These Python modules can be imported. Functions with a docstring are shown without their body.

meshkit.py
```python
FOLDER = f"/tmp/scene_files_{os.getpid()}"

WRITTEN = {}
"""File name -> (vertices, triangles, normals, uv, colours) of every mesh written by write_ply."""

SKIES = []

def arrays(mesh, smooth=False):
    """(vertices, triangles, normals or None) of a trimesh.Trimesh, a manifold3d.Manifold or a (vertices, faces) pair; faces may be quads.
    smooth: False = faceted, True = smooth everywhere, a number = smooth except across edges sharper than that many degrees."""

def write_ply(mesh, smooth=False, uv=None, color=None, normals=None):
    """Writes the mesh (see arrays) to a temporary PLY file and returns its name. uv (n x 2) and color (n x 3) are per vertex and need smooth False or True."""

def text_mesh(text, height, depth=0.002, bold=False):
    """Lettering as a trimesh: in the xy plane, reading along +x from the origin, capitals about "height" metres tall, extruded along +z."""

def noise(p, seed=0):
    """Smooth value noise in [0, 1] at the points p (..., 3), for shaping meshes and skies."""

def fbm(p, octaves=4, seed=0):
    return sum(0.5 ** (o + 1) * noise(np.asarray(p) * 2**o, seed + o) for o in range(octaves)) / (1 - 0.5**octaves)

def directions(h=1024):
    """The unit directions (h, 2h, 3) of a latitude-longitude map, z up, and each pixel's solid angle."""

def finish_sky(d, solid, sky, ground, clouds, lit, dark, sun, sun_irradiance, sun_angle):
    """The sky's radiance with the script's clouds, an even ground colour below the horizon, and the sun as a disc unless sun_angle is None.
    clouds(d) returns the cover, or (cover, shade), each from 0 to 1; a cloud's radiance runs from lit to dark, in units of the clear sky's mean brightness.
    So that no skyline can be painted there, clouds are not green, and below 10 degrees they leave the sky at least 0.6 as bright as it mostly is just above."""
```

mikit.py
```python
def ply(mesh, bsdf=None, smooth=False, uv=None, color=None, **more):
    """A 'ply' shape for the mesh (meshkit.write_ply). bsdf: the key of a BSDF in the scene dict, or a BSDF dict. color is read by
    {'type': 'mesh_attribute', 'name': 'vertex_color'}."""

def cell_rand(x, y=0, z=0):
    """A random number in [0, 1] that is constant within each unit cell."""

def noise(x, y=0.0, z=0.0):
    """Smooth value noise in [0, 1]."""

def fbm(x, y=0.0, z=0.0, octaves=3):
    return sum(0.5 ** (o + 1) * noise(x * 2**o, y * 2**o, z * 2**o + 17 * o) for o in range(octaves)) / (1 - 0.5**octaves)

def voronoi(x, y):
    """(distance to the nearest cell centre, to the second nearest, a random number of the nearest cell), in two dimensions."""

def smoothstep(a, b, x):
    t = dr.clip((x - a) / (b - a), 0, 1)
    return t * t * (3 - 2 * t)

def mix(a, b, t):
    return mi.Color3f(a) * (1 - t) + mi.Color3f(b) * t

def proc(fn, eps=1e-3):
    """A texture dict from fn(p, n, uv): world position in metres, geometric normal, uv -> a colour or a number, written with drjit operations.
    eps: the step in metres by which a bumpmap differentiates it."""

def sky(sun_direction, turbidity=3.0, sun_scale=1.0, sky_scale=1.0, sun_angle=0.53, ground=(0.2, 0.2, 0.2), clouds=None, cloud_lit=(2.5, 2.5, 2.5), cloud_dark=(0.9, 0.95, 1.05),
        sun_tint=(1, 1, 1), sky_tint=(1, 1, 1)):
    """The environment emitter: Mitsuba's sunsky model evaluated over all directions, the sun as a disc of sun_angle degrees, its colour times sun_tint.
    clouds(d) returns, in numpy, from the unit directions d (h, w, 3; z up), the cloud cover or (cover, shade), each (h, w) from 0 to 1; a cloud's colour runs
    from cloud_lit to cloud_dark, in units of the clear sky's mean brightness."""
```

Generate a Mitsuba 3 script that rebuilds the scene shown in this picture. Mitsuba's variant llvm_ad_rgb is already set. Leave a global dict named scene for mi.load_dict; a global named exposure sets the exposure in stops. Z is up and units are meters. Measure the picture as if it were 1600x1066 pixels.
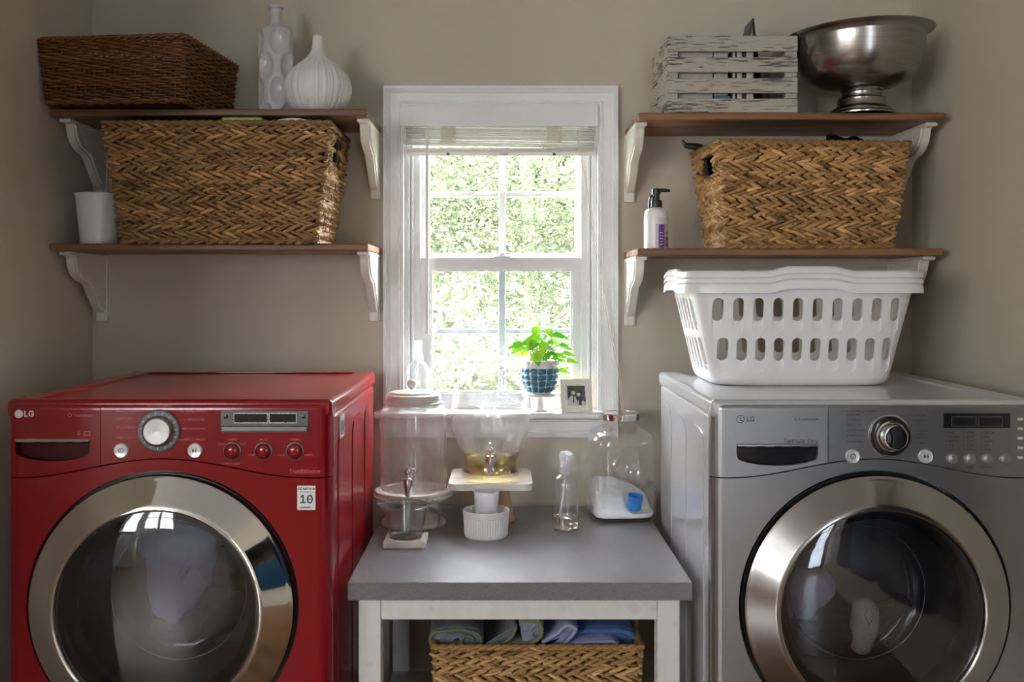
import math, random
import numpy as np
import trimesh, manifold3d, shapely
import shapely.geometry as sg
import drjit as dr
import mitsuba as mi
import mikit, meshkit
from mikit import proc, ply, noise, fbm, smoothstep, mix
from manifold3d import Manifold
from scipy.interpolate import CubicSpline, PchipInterpolator
T = mi.ScalarTransform4f
scene, labels = {}, {}

# ------------------------------------------------------------------ camera, sky, sun, window light, exposure
FOC, VX, VY, CZ = 1560.0, 785.0, 452.0, 1.216      # focal length in pixels, vanishing point, eye height
scene['camera'] = {'type': 'perspective', 'fov': math.degrees(2 * math.atan(800 / FOC)), 'fov_axis': 'x', 'near_clip': 0.05, 'far_clip': 300.0,
                   'principal_point_offset_x': (800 - VX) / 1600, 'principal_point_offset_y': (533 - VY) / 1066,
                   'to_world': T().look_at(origin=[0, 0, CZ], target=[0, 1, CZ], up=[0, 0, 1])}
SUN = np.array([-0.45, -0.62, 0.80])
scene['sky'] = mikit.sky(SUN, turbidity=4.0, sun_scale=0.0, sky_scale=235.0, ground=(0.12, 0.13, 0.10), sky_tint=(1.5, 1.15, 0.92),
                         clouds=lambda d: 0.86 + 0.14 * meshkit.fbm(d * 4.0, 3, 2), cloud_lit=(0.97, 1.02, 1.08), cloud_dark=(0.8, 0.8, 0.8))
scene['sun'] = {'type': 'directional', 'direction': (-SUN / np.linalg.norm(SUN)).tolist(), 'irradiance': {'type': 'rgb', 'value': [14.0, 13.5, 12.5]}}
REAR_WINDOW = [10.2, 10.3, 10.5]      # daylight behind the sheer shades of the windows at the camera's back
exposure = 0.90

# ------------------------------------------------------------------ helpers
def X(p, Y): return (p - VX) * Y / FOC
def Z(p, Y): return CZ - (p - VY) * Y / FOC

def lin(r, g, b):
    c = np.array([r, g, b]) / 255.0
    return np.where(c <= 0.04045, c / 12.92, ((c + 0.055) / 1.055) ** 2.4).tolist()

def unique(key):
    if key not in scene and key not in labels: return key
    i = 1
    while f'{key}_{i:03d}' in scene or f'{key}_{i:03d}' in labels: i += 1
    return f'{key}_{i:03d}'

def lab(key, label=None, cat=None, group=None, kind=None):
    d = labels.setdefault(key, {})
    for k, v in (('label', label), ('category', cat), ('group', group), ('kind', kind)):
        if v: d[k] = v
    return key

def thing(name, label, cat, group=None):
    return lab(unique(name), label, cat, group)

def obj(name, mesh, bsdf, parent=None, smooth=30, label=None, cat=None, group=None, kind=None, color=None, **more):
    key = unique(f'{parent}__{name}' if parent else name)
    if isinstance(mesh, MB): mesh, color = mesh.get()
    if color is not None:
        s = True if smooth is True else False
        scene[key] = ply(mesh, bsdf, smooth=s, color=color, **more)
    else:
        scene[key] = ply(mesh, bsdf, smooth=smooth, **more)
    if label or cat or group or kind: lab(key, label, cat, group, kind)
    return key

class MB:
    """collects meshes, with a colour each"""
    def __init__(s): s.v, s.f, s.c, s.n = [], [], [], 0
    def add(s, m, col=None):
        v, f = vf(m)
        s.v.append(v); s.f.append(f + s.n); s.n += len(v)
        if col is not None: s.c.append(np.broadcast_to(np.asarray(col, float), (len(v), 3)))
        return s
    def get(s):
        m = trimesh.Trimesh(np.vstack(s.v), np.vstack(s.f), process=False)
        return m, (np.vstack(s.c) if s.c else None)
    def mesh(s): return s.get()[0]

def vf(m):
    if hasattr(m, 'to_mesh'):
        q = m.to_mesh(); return np.array(q.vert_properties[:, :3], float), np.array(q.tri_verts, int)
    if isinstance(m, MB): m = m.mesh()
    if isinstance(m, tuple):
        v, f = np.asarray(m[0], float), np.asarray(m[1], int)
        if f.shape[1] == 4: f = np.vstack([f[:, [0, 1, 2]], f[:, [0, 2, 3]]])
        return v, f
    return np.array(m.vertices, float), np.array(m.faces, int)

def tm(m):
    v, f = vf(m); return trimesh.Trimesh(v, f, process=False)
def join(*ms):
    b = MB()
    for m in ms: b.add(m)
    return b.mesh()
def to_man(m):
    v, f = vf(m)
    t = trimesh.Trimesh(v, f, process=True)
    return Manifold(manifold3d.Mesh(np.ascontiguousarray(t.vertices, np.float32), np.ascontiguousarray(t.faces, np.uint32)))
def move(m, t=(0, 0, 0), rz=0.0, R=None):
    v, f = vf(m)
    if R is not None: v = v @ np.asarray(R).T
    if rz:
        c, s = math.cos(rz), math.sin(rz)
        v = v @ np.array([[c, -s, 0], [s, c, 0], [0, 0, 1]]).T
    return trimesh.Trimesh(v + np.asarray(t, float), f, process=False)
def rot(axis, a):
    return trimesh.transformations.rotation_matrix(a, axis)[:3, :3]
FRONT = np.array([[1, 0, 0], [0, 0, -1], [0, 1, 0.0]])     # xy plane -> upright, its +z towards the viewer (-y)

def cbox(x0, x1, y0, y1, z0, z1, c=0.002):
    c = min(c, 0.49 * (x1 - x0), 0.49 * (y1 - y0), 0.49 * (z1 - z0))
    if c <= 0: return trimesh.creation.box(bounds=[[x0, y0, z0], [x1, y1, z1]])
    p = []
    for a in (0, 1):
        for b in (0, 1):
            for d in (0, 1):
                q = np.array([(x0, x1)[a], (y0, y1)[b], (z0, z1)[d]]); s = np.array([1 - 2 * a, 1 - 2 * b, 1 - 2 * d]) * c
                for k in range(3):
                    w = s.copy(); w[k] = 0; p.append(q + w)
    return Manifold.hull_points(np.array(p))
def rbox(x0, x1, y0, y1, z0, z1, r, n=12):
    sp = Manifold.sphere(r, n)
    return Manifold.batch_hull([sp.translate((x, y, z)) for x in (x0 + r, x1 - r) for y in (y0 + r, y1 - r) for z in (z0 + r, z1 - r)])

def spl(pts, n=24, cubic=False):
    p = np.asarray(pts, float)
    t = np.r_[0, np.cumsum(np.linalg.norm(np.diff(p, axis=0), axis=1))]
    return (CubicSpline if cubic else PchipInterpolator)(t, p, axis=0)(np.linspace(0, t[-1], n))

def lathe(prof, n=64, c=(0, 0, 0), fn=None, a0=0.0):
    """profile of (r, z) from bottom to top on the outside; fn(r, z, angle) -> r shapes it"""
    prof = np.asarray(prof, float); ang = a0 + np.arange(n) * 2 * np.pi / n
    v, idx = [], []
    for r, z in prof:
        if r < 1e-7:
            idx.append(np.full(n, len(v))); v.append([0, 0, z])
        else:
            rr = fn(r, z, ang) if fn else np.full(n, r)
            idx.append(np.arange(n) + len(v)); v += np.stack([rr * np.cos(ang), rr * np.sin(ang), np.full(n, z)], 1).tolist()
    f = []
    for a, b in zip(idx[:-1], idx[1:]):
        a1, b1 = np.roll(a, -1), np.roll(b, -1)
        q = np.vstack([np.stack([a, a1, b1], 1), np.stack([a, b1, b], 1)])
        f.append(q[(q[:, 0] != q[:, 1]) & (q[:, 1] != q[:, 2]) & (q[:, 0] != q[:, 2])])
    return trimesh.Trimesh(np.array(v) + np.asarray(c, float), np.vstack(f), process=False)
def lathe_front(prof, n, c, fn=None):
    return move(lathe(prof, n, fn=fn), c, R=FRONT)

def sring(z, wx, wy, e, n=64, c=(0, 0)):
    a = np.arange(n) * 2 * np.pi / n
    ca, sa = np.cos(a), np.sin(a)
    r = (np.abs(ca) ** e + np.abs(sa) ** e) ** (-1.0 / e)
    return np.stack([c[0] + wx * r * ca, c[1] + wy * r * sa, np.full(n, z)], 1)
def loft(rings, cap=True, closed=False):
    n = len(rings[0]); v = np.vstack(rings); f = []
    K = len(rings)
    for i in range(K if closed else K - 1):
        a = np.arange(n) + i * n; b = np.arange(n) + ((i + 1) % K) * n
        a1, b1 = np.roll(a, -1), np.roll(b, -1)
        f += [np.stack([a, a1, b1], 1), np.stack([a, b1, b], 1)]
    if cap and not closed:
        v = np.vstack([v, rings[0].mean(0), rings[-1].mean(0)])
        a = np.arange(n); b = a + (K - 1) * n; N = n * K
        f += [np.stack([np.roll(a, -1), a, np.full(n, N)], 1), np.stack([b, np.roll(b, -1), np.full(n, N + 1)], 1)]
    return trimesh.Trimesh(v, np.vstack(f), process=False)

def tube(pts, rad, sides=8, closed=False, cap=True, flat=1.0):
    p = np.asarray(pts, float); m = len(p)
    rad = np.broadcast_to(np.asarray(rad, float), (m,))
    t = (np.roll(p, -1, 0) - np.roll(p, 1, 0)) if closed else np.gradient(p, axis=0)
    t /= np.linalg.norm(t, axis=1, keepdims=True) + 1e-12
    u = np.cross(t[0], [0, 0, 1.0] if abs(t[0][2]) < 0.9 else [1.0, 0, 0]); u /= np.linalg.norm(u)
    rings = []
    a = np.arange(sides) * 2 * np.pi / sides
    for i in range(m):
        u = u - t[i] * (u @ t[i]); u /= np.linalg.norm(u) + 1e-12
        w = np.cross(t[i], u)
        rings.append(p[i] + rad[i] * (np.cos(a)[:, None] * u + flat * np.sin(a)[:, None] * w))
    return loft(rings, cap=cap, closed=closed)

def poly_mesh(poly, z0, z1):
    out = [trimesh.creation.extrude_polygon(g, z1 - z0, engine='earcut') for g in getattr(poly, 'geoms', [poly]) if g.area > 1e-12]
    return move(join(*out), (0, 0, z0))
def plate_front(poly, y_front, thick):
    """a polygon in x, z as a plate whose front is at y_front"""
    return move(poly_mesh(poly, 0, thick), (0, y_front + thick, 0), R=FRONT)
def plate_side(poly, x0, x1):
    """a polygon in (y, z) extruded along x"""
    return move(poly_mesh(poly, x0, x1), R=np.array([[0, 0, 1], [1, 0, 0], [0, 1, 0.0]]))
def capsule2(cx, cz, w, h, n=8):
    return sg.LineString([(cx, cz - (h - w) / 2), (cx, cz + (h - w) / 2)]).buffer(w / 2, quad_segs=n) if h > w else sg.LineString([(cx - (w - h) / 2, cz), (cx + (w - h) / 2, cz)]).buffer(h / 2, quad_segs=n)
def rrect(x0, x1, z0, z1, r, n=6):
    return sg.box(x0 + r, z0 + r, x1 - r, z1 - r).buffer(r, quad_segs=n)
def disc2(x, z, r, n=24): return sg.Point(x, z).buffer(r, quad_segs=n)
def text_front(s, h, x, y, z, bold=False, anchor='c', depth=0.0004):
    m = meshkit.text_mesh(s, h, depth, bold)
    w = m.bounds[1][0] - m.bounds[0][0]
    return move(m, (x - {'l': 0, 'c': w / 2, 'r': w}[anchor] - m.bounds[0][0], y, z - h / 2), R=FRONT)
def blob(a, b, c, n=6, m=5):
    """a pointed ellipsoid (leaf shape) along x, low poly"""
    t = np.linspace(0, np.pi, m + 2)[1:-1]
    v = [[-a, 0, 0]]; ang = np.arange(n) * 2 * np.pi / n
    for k in t:
        s = math.sin(k) ** 0.8
        v += np.stack([np.full(n, -a * math.cos(k)), b * s * np.cos(ang), c * s * np.sin(ang)], 1).tolist()
    v.append([a, 0, 0]); f = []
    for j in range(n):
        j1 = (j + 1) % n
        f.append([0, 1 + j1, 1 + j])
        for i in range(m - 1):
            p, q = 1 + i * n, 1 + (i + 1) * n
            f += [[p + j, p + j1, q + j1], [p + j, q + j1, q + j]]
        f.append([1 + (m - 1) * n + j, 1 + (m - 1) * n + j1, 1 + m * n])
    return np.array(v, float), np.array(f, int)

# ------------------------------------------------------------------ materials
def prin(c, r=0.5, **k):
    if isinstance(c, (list, tuple)): c = {'type': 'rgb', 'value': list(c)}
    return {'type': 'principled', 'base_color': c, 'roughness': r, **k}
def two(b): return {'type': 'twosided', 'bsdf': b}
VC = {'type': 'mesh_attribute', 'name': 'vertex_color'}
def mat(name, b): scene[name] = b

mat('m_wall', two({'type': 'bumpmap', 'arbitrary': proc(lambda p, n, uv: fbm(p.x * 160, p.y * 160, p.z * 160, 2), eps=2e-3), 'scale': 0.0006,
     'bsdf': prin(proc(lambda p, n, uv: mix((0.510, 0.462, 0.368), (0.54, 0.492, 0.396), fbm(p.x * 6, p.y * 6, p.z * 6))), 0.62, specular=0.35)}))
mat('m_ceiling', two(prin([0.58, 0.58, 0.56], 0.8)))
mat('m_trim', two(prin([0.84, 0.845, 0.84], 0.32, specular=0.5)))
mat('m_vinyl', two(prin([0.82, 0.83, 0.83], 0.3)))
mat('m_grid', two(prin([0.55, 0.62, 0.66], 0.4)))
mat('m_cream', two(prin([0.74, 0.71, 0.63], 0.38)))
def wood(p, n, uv):
    g = fbm(p.x * 5 + 3, p.y * 70, p.z * 70, 4); w = noise(p.x * 2.2, p.y * 16 + 2.5 * noise(p.x * 1.5, p.y * 3), p.z * 16)
    c = mix((0.105, 0.045, 0.017), (0.255, 0.125, 0.052), smoothstep(0.25, 0.75, 0.55 * g + 0.45 * w))
    return c * (0.8 + 0.4 * noise(p.x * 3, p.y * 200, p.z * 200))
mat('m_shelf', two(prin(proc(wood), 0.42, specular=0.45)))
def floorwood(p, n, uv):
    r = dr.floor(p.x / 0.09); k = mikit.cell_rand(r, dr.floor(p.y / 0.9 + 3.7 * mikit.cell_rand(r, 7)))
    e = smoothstep(0.0, 0.03, dr.abs(p.x / 0.09 - r - 0.5) * -1 + 0.5)
    return mix((0.16, 0.08, 0.035), (0.30, 0.16, 0.075), 0.5 * k + 0.5 * fbm(p.x * 50, p.y * 4, 0, 3)) * (0.35 + 0.65 * e)
mat('m_floor', two(prin(proc(floorwood), 0.3)))
mat('m_red', two(prin(proc(lambda p, n, uv: mix((0.165, 0.002, 0.005), (0.225, 0.003, 0.008), noise(p.x * 900, p.y * 900, p.z * 900))), 0.13, specular=0.5)))
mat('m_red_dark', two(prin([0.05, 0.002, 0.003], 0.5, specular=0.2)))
mat('m_steel', two(prin(proc(lambda p, n, uv: mix((0.295, 0.292, 0.29), (0.335, 0.332, 0.33), noise(p.x * 5, p.y * 40, p.z * 2600))), 0.30, metallic=0.9)))
mat('m_silver_paint', two(prin([0.50, 0.505, 0.52], 0.16, metallic=0.2, specular=0.6)))
mat('m_silver_panel', two(prin([0.32, 0.32, 0.325], 0.34, metallic=0.75)))
mat('m_chrome', two(prin([0.78, 0.77, 0.76], 0.05, metallic=1.0)))
mat('m_ring', two(prin([0.42, 0.41, 0.40], 0.16, metallic=1.0)))
mat('m_bowl', two(prin(proc(lambda p, n, uv: mix((0.30, 0.28, 0.25), (0.40, 0.37, 0.34), noise(p.x * 20, p.y * 20, p.z * 500))), 0.22, metallic=1.0, anisotropic=0.5)))
mat('m_knob_metal', two(prin([0.48, 0.475, 0.47], 0.24, metallic=1.0)))
mat('m_black', two(prin([0.012, 0.012, 0.013], 0.35)))
mat('m_black_gloss', two(prin([0.012, 0.012, 0.014], 0.12)))
mat('m_grey_plastic', two(prin([0.10, 0.10, 0.105], 0.3)))
mat('m_dark_metal', two(prin([0.16, 0.16, 0.165], 0.35, metallic=0.8)))
mat('m_paint', two(prin(VC, 0.5)))
mat('m_satin', two(prin(VC, 0.3)))
mat('m_cloth', two(prin({'type': 'mesh_attribute', 'name': 'vertex_color'}, 0.95, specular=0.1, sheen=0.4)))
mat('m_straw', two(prin({'type': 'mesh_attribute', 'name': 'vertex_color'}, 0.55, specular=0.35)))
mat('m_label_white', two(prin([0.70, 0.71, 0.70], 0.4)))
mat('m_ink_white', two(prin([0.62, 0.60, 0.58], 0.4)))
mat('m_ink_pink', two(prin([0.50, 0.14, 0.15], 0.4)))
mat('m_ink_dark', two(prin([0.03, 0.03, 0.033], 0.4)))
mat('m_white_plastic', two(prin([0.80, 0.80, 0.80], 0.33)))
mat('m_button', two(prin([0.72, 0.73, 0.74], 0.22, metallic=0.35)))
mat('m_ceramic', two(prin([0.78, 0.77, 0.75], 0.22, clearcoat=0.5)))
mat('m_vase', two(prin([0.54, 0.53, 0.54], 0.2, clearcoat=0.5)))
mat('m_ceramic_cream', two(prin([0.76, 0.735, 0.67], 0.28, clearcoat=0.4)))
mat('m_matte_white', two(prin([0.74, 0.73, 0.70], 0.6)))
mat('m_marble', two(prin(proc(lambda p, n, uv: mix((0.78, 0.74, 0.68), (0.60, 0.54, 0.47), smoothstep(0.55, 0.8, fbm(p.x * 30 + 4 * noise(p.x * 9, p.y * 9), p.y * 26, p.z * 20, 4)))), 0.25)))
mat('m_pale_wood', two(prin(proc(lambda p, n, uv: mix((0.36, 0.20, 0.10), (0.52, 0.32, 0.17), fbm(p.x * 90, p.y * 90, p.z * 9, 3))), 0.5)))
def laminate(p, n, uv):
    s = noise(p.x * 700, p.y * 700, p.z * 700); q = noise(p.x * 1500, p.y * 1500, p.z * 1500)
    return mix((0.112, 0.106, 0.110), (0.205, 0.197, 0.204), smoothstep(0.2, 0.8, 0.6 * s + 0.4 * q))
mat('m_laminate', two(prin(proc(laminate), 0.30, specular=0.55)))
mat('m_table_paint', two(prin(proc(lambda p, n, uv: mix((0.60, 0.585, 0.555), (0.68, 0.67, 0.645), fbm(p.x * 60, p.y * 60, p.z * 8, 3)) * (1 - 0.10 * smoothstep(0.74, 0.82, noise(p.x * 45, p.y * 45, p.z * 33)))), 0.45)))
def whitewash(p, n, uv):
    g = fbm(p.x * 34 + 20, p.y * 34, p.z * 230, 4); b = fbm(p.x * 11, p.y * 13 + 4, p.z * 40, 3)
    m = smoothstep(0.51, 0.68, g * 0.62 + b * 0.38 + 0.04 * noise(p.x * 300, p.y * 300, p.z * 300))
    return mix((0.42, 0.385, 0.32), (0.095, 0.082, 0.078), m)
mat('m_whitewash', two(prin(proc(whitewash), 0.75)))
mat('m_wicker', two(prin({'type': 'mesh_attribute', 'name': 'vertex_color'}, 0.42, specular=0.45)))
mat('m_dark_straw', two(prin([0.05, 0.028, 0.012], 0.8)))
def haze(w): return {'type': 'blendbsdf', 'weight': w, 'a': {'type': 'thindielectric', 'int_ior': 1.4}, 'b': {'type': 'principledthin', 'base_color': {'type': 'rgb', 'value': [0.97, 0.97, 0.99]}, 'roughness': 0.7, 'diff_trans': 1.3}}
mat('m_haze', haze(0.026))
mat('m_haze_light', haze(0.022))
mat('m_glass_thick', {'type': 'thindielectric', 'int_ior': 1.55})
mat('m_glass', {'type': 'thindielectric', 'int_ior': 1.36})
mat('m_jug', {'type': 'thindielectric', 'int_ior': 1.5, 'specular_transmittance': {'type': 'rgb', 'value': [0.93, 0.96, 0.96]}})
mat('m_jug_solid', {'type': 'dielectric', 'int_ior': 1.5, 'specular_transmittance': {'type': 'rgb', 'value': [0.80, 0.86, 0.87]}})
mat('m_pane', {'type': 'thindielectric', 'int_ior': 1.3})
mat('m_solid_glass', {'type': 'dielectric', 'int_ior': 1.5, 'specular_transmittance': {'type': 'rgb', 'value': [0.99, 0.997, 0.995]}})
mat('m_tint', {'type': 'thindielectric', 'int_ior': 1.5, 'specular_transmittance': {'type': 'rgb', 'value': [0.62, 0.63, 0.66]}})
mat('m_yellow_liquid', {'type': 'dielectric', 'int_ior': 1.33, 'specular_transmittance': {'type': 'rgb', 'value': [0.96, 0.86, 0.55]}})
mat('m_clear_liquid', {'type': 'dielectric', 'int_ior': 1.33, 'specular_transmittance': {'type': 'rgb', 'value': [0.93, 0.90, 0.84]}})
mat('m_frosted', {'type': 'principledthin', 'base_color': {'type': 'rgb', 'value': [0.95, 0.95, 0.97]}, 'roughness': 0.45, 'diff_trans': 1.3, 'spec_trans': 0.35})
mat('m_leaf', {'type': 'principledthin', 'base_color': VC, 'roughness': 0.35, 'diff_trans': 0.6})
mat('m_tree_leaf', {'type': 'principledthin', 'base_color': VC, 'roughness': 0.6, 'diff_trans': 1.0})
mat('m_bark', two(prin([0.10, 0.11, 0.07], 0.9)))
mat('m_lawn', two(prin(proc(lambda p, n, uv: mix((0.03, 0.04, 0.02), (0.07, 0.085, 0.04), fbm(p.x * 3, p.y * 3, 0, 4))), 0.9)))
mat('m_powder', two({'type': 'diffuse', 'reflectance': {'type': 'rgb', 'value': [0.85, 0.87, 0.90]}}))
mat('m_blue_scoop', two(prin([0.01, 0.20, 0.62], 0.3)))
mat('m_teal', two(prin(proc(lambda p, n, uv: mix((0.004, 0.07, 0.12), (0.015, 0.17, 0.25), noise(p.x * 120, p.y * 120, p.z * 90))), 0.15, clearcoat=1.0)))
mat('m_soil', two(prin([0.05, 0.03, 0.02], 0.95)))
mat('m_cord', two(prin([0.72, 0.66, 0.55], 0.8)))
mat('m_slat', two(prin([0.78, 0.76, 0.72], 0.4)))

# ------------------------------------------------------------------ the room
YW, XL, XR, CEIL = 2.95, -1.21, 1.21, 2.45
def struct(name, mesh, bsdf, parent=None, smooth=30, **k):
    return obj(name, mesh, bsdf, parent, smooth, kind=None if parent else 'structure', **k)
WX0, WX1, WZ0, WZ1 = -0.297, 0.2865, 0.838, 1.760        # the opening of the window
wall = sg.box(-3.5, -0.1, 1.4, 2.6).difference(sg.box(WX0, WZ0, WX1, WZ1))
struct('wall_back', plate_front(wall, YW, 0.13), 'm_wall')
struct('wall_left', cbox(-3.5, XL, 1.25, YW, 0, CEIL, 0.004), 'm_wall')
struct('wall_right', cbox(XR, 1.4, -2.8, YW, 0, CEIL, 0.004), 'm_wall')
struct('floor', cbox(-3.5, 1.4, -2.9, 3.08, -0.1, 0, 0), 'm_floor')
struct('ceiling', cbox(-3.5, 1.4, -2.9, 3.08, CEIL, 2.6, 0), 'm_ceiling')
RW = (-2.65, -1.85, 1.0, 2.15)                            # window behind the camera, x and z
EW = (0.72, 1.14, 0.12, 2.05)                               # glazed door on the other side
DW = (-3.26, -2.80, 0.12, 2.1)                             # glazed door beside it
LW = (-1.7, -0.9, 1.0, 2.0)                               # window of the far side wall, y and z
struct('wall_front', plate_front(sg.box(-3.5, 0, 1.4, CEIL).difference(sg.box(RW[0], RW[2], RW[1], RW[3])).difference(sg.box(DW[0], DW[2], DW[1], DW[3])).difference(sg.box(EW[0], EW[2], EW[1], EW[3])), -2.9, 0.12), 'm_ceiling')
struct('wall_side', plate_side(sg.box(-2.78, 0, 1.25, CEIL).difference(sg.box(LW[0], LW[2], LW[1], LW[3])), -3.42, -3.3), 'm_ceiling')

# window 1: jambs, two sashes, grids, panes, lock
W = struct('window_1', join(cbox(WX0 - 0.01, WX0 + 0.006, 2.935, 3.09, WZ0, WZ1, .001), cbox(WX1 - 0.006, WX1 + 0.01, 2.935, 3.09, WZ0, WZ1, .001), cbox(WX0, WX1, 2.935, 3.09, WZ1 - .006, WZ1 + .01, .001)), 'm_trim')
for s, xa in ((1, WX0 + 0.006), (-1, WX1 - 0.006)):
    m = MB()
    for y0, y1, w in ((2.962, 2.978, .016), (2.978, 3.018, .046), (3.018, 3.024, .036), (3.024, 3.058, .048), (3.058, 3.085, .03)):
        a, b = sorted((xa, xa + s * w)); m.add(cbox(a, b, y0, y1, WZ0, WZ1 - .006, .001))
    m.add(cbox(*sorted((xa + s * .02, xa + s * .026)), 2.968, 2.98, WZ0, WZ1 - .006, .001))
    obj('jamb_track', m, 'm_vinyl', W)
def sash(y0, y1, xo0, xo1, zo0, zo1, xg0, xg1, zg0, zg1, vx, hz, ymid, gridmat):
    o = sg.box(xo0, zo0, xo1, zo1); g = sg.box(xg0, zg0, xg1, zg1); g2 = sg.box(xg0 + .006, zg0 + .006, xg1 - .006, zg1 - .006)
    k = obj('sash', join(plate_front(o.difference(g), y0, y1 - y0), plate_front(g.difference(g2), y0 + .007, y1 - y0 - .012)), 'm_vinyl', W)
    scene[unique(k + '__pane')] = ply((np.array([[xg0, ymid, zg0], [xg1, ymid, zg0], [xg1, ymid, zg1], [xg0, ymid, zg1]]), np.array([[0, 1, 2], [0, 2, 3]])), 'm_pane')
    obj('muntin', cbox(vx[0], vx[1], ymid + .003, ymid + .011, zg0, zg1, .002), gridmat, k)
    for a, b in ((xg0, vx[0]), (vx[1], xg1)):
        obj('muntin', cbox(a, b, ymid + .003, ymid + .011, hz[0], hz[1], .002), gridmat, k)
    return k
s1 = sash(2.985, 3.015, -.2526, .2468, .859, 1.3098, X(672, 2.985), X(895, 2.985), Z(615, 2.985), Z(421, 2.985), (X(779, 3.0), X(790, 3.0)), (Z(522, 3.0), Z(514, 3.0)), 2.998, 'm_grid')
s2 = sash(3.026, 3.056, -.2526, .2468, 1.270, 1.752, X(668, 3.026), X(902, 3.026), Z(398, 3.026), 1.700, (X(779, 3.04), X(790, 3.04)), (Z(308, 3.04), Z(299, 3.04)), 3.04, 'm_vinyl')
obj('sash_lock', join(cbox(-.028, .028, 2.99, 3.012, 1.3098, 1.3175, .003), lathe([(0, 0), (.011, 0), (.011, .006), (.008, .009), (0, .009)], 20, (0.0, 3.0, 1.3175)), cbox(-.004, .03, 2.996, 3.003, 1.321, 1.327, .002)), 'm_vinyl', s1)
obj('sill', cbox(WX0 - .02, WX1 + .02, 2.98, 3.12, .815, .859, .003), 'm_vinyl', W)
# casing with mitred corners, stool and apron
sec = [(0, 0), (0, .013), (.006, .017), (.010, .014), (.013, .012), (.034, .014), (.036, .018), (.042, .021), (.045, .019), (.047, .023), (.055, .023), (.056, .021), (.056, 0)]
rings = []
for cx_, cz_ in ((-1, 0), (-1, 1), (1, 1), (1, 0)):
    r = []
    for u, d in sec:
        x = (WX0 + .002 - u) if cx_ < 0 else (WX1 - .002 + u)
        r.append([x, YW - d, (WZ1 - .002 + u) if cz_ else .858])
    rings.append(np.array(r))
struct('trim_1', loft(rings), 'm_trim', smooth=35)
nose = sg.Polygon([(2.984, .838), (2.892, .838), (2.886, .841), (2.883, .848), (2.886, .855), (2.892, .858), (2.984, .858)])
struct('trim_2', plate_side(nose, X(584, 2.885), .362), 'm_trim', smooth=50)
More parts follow.
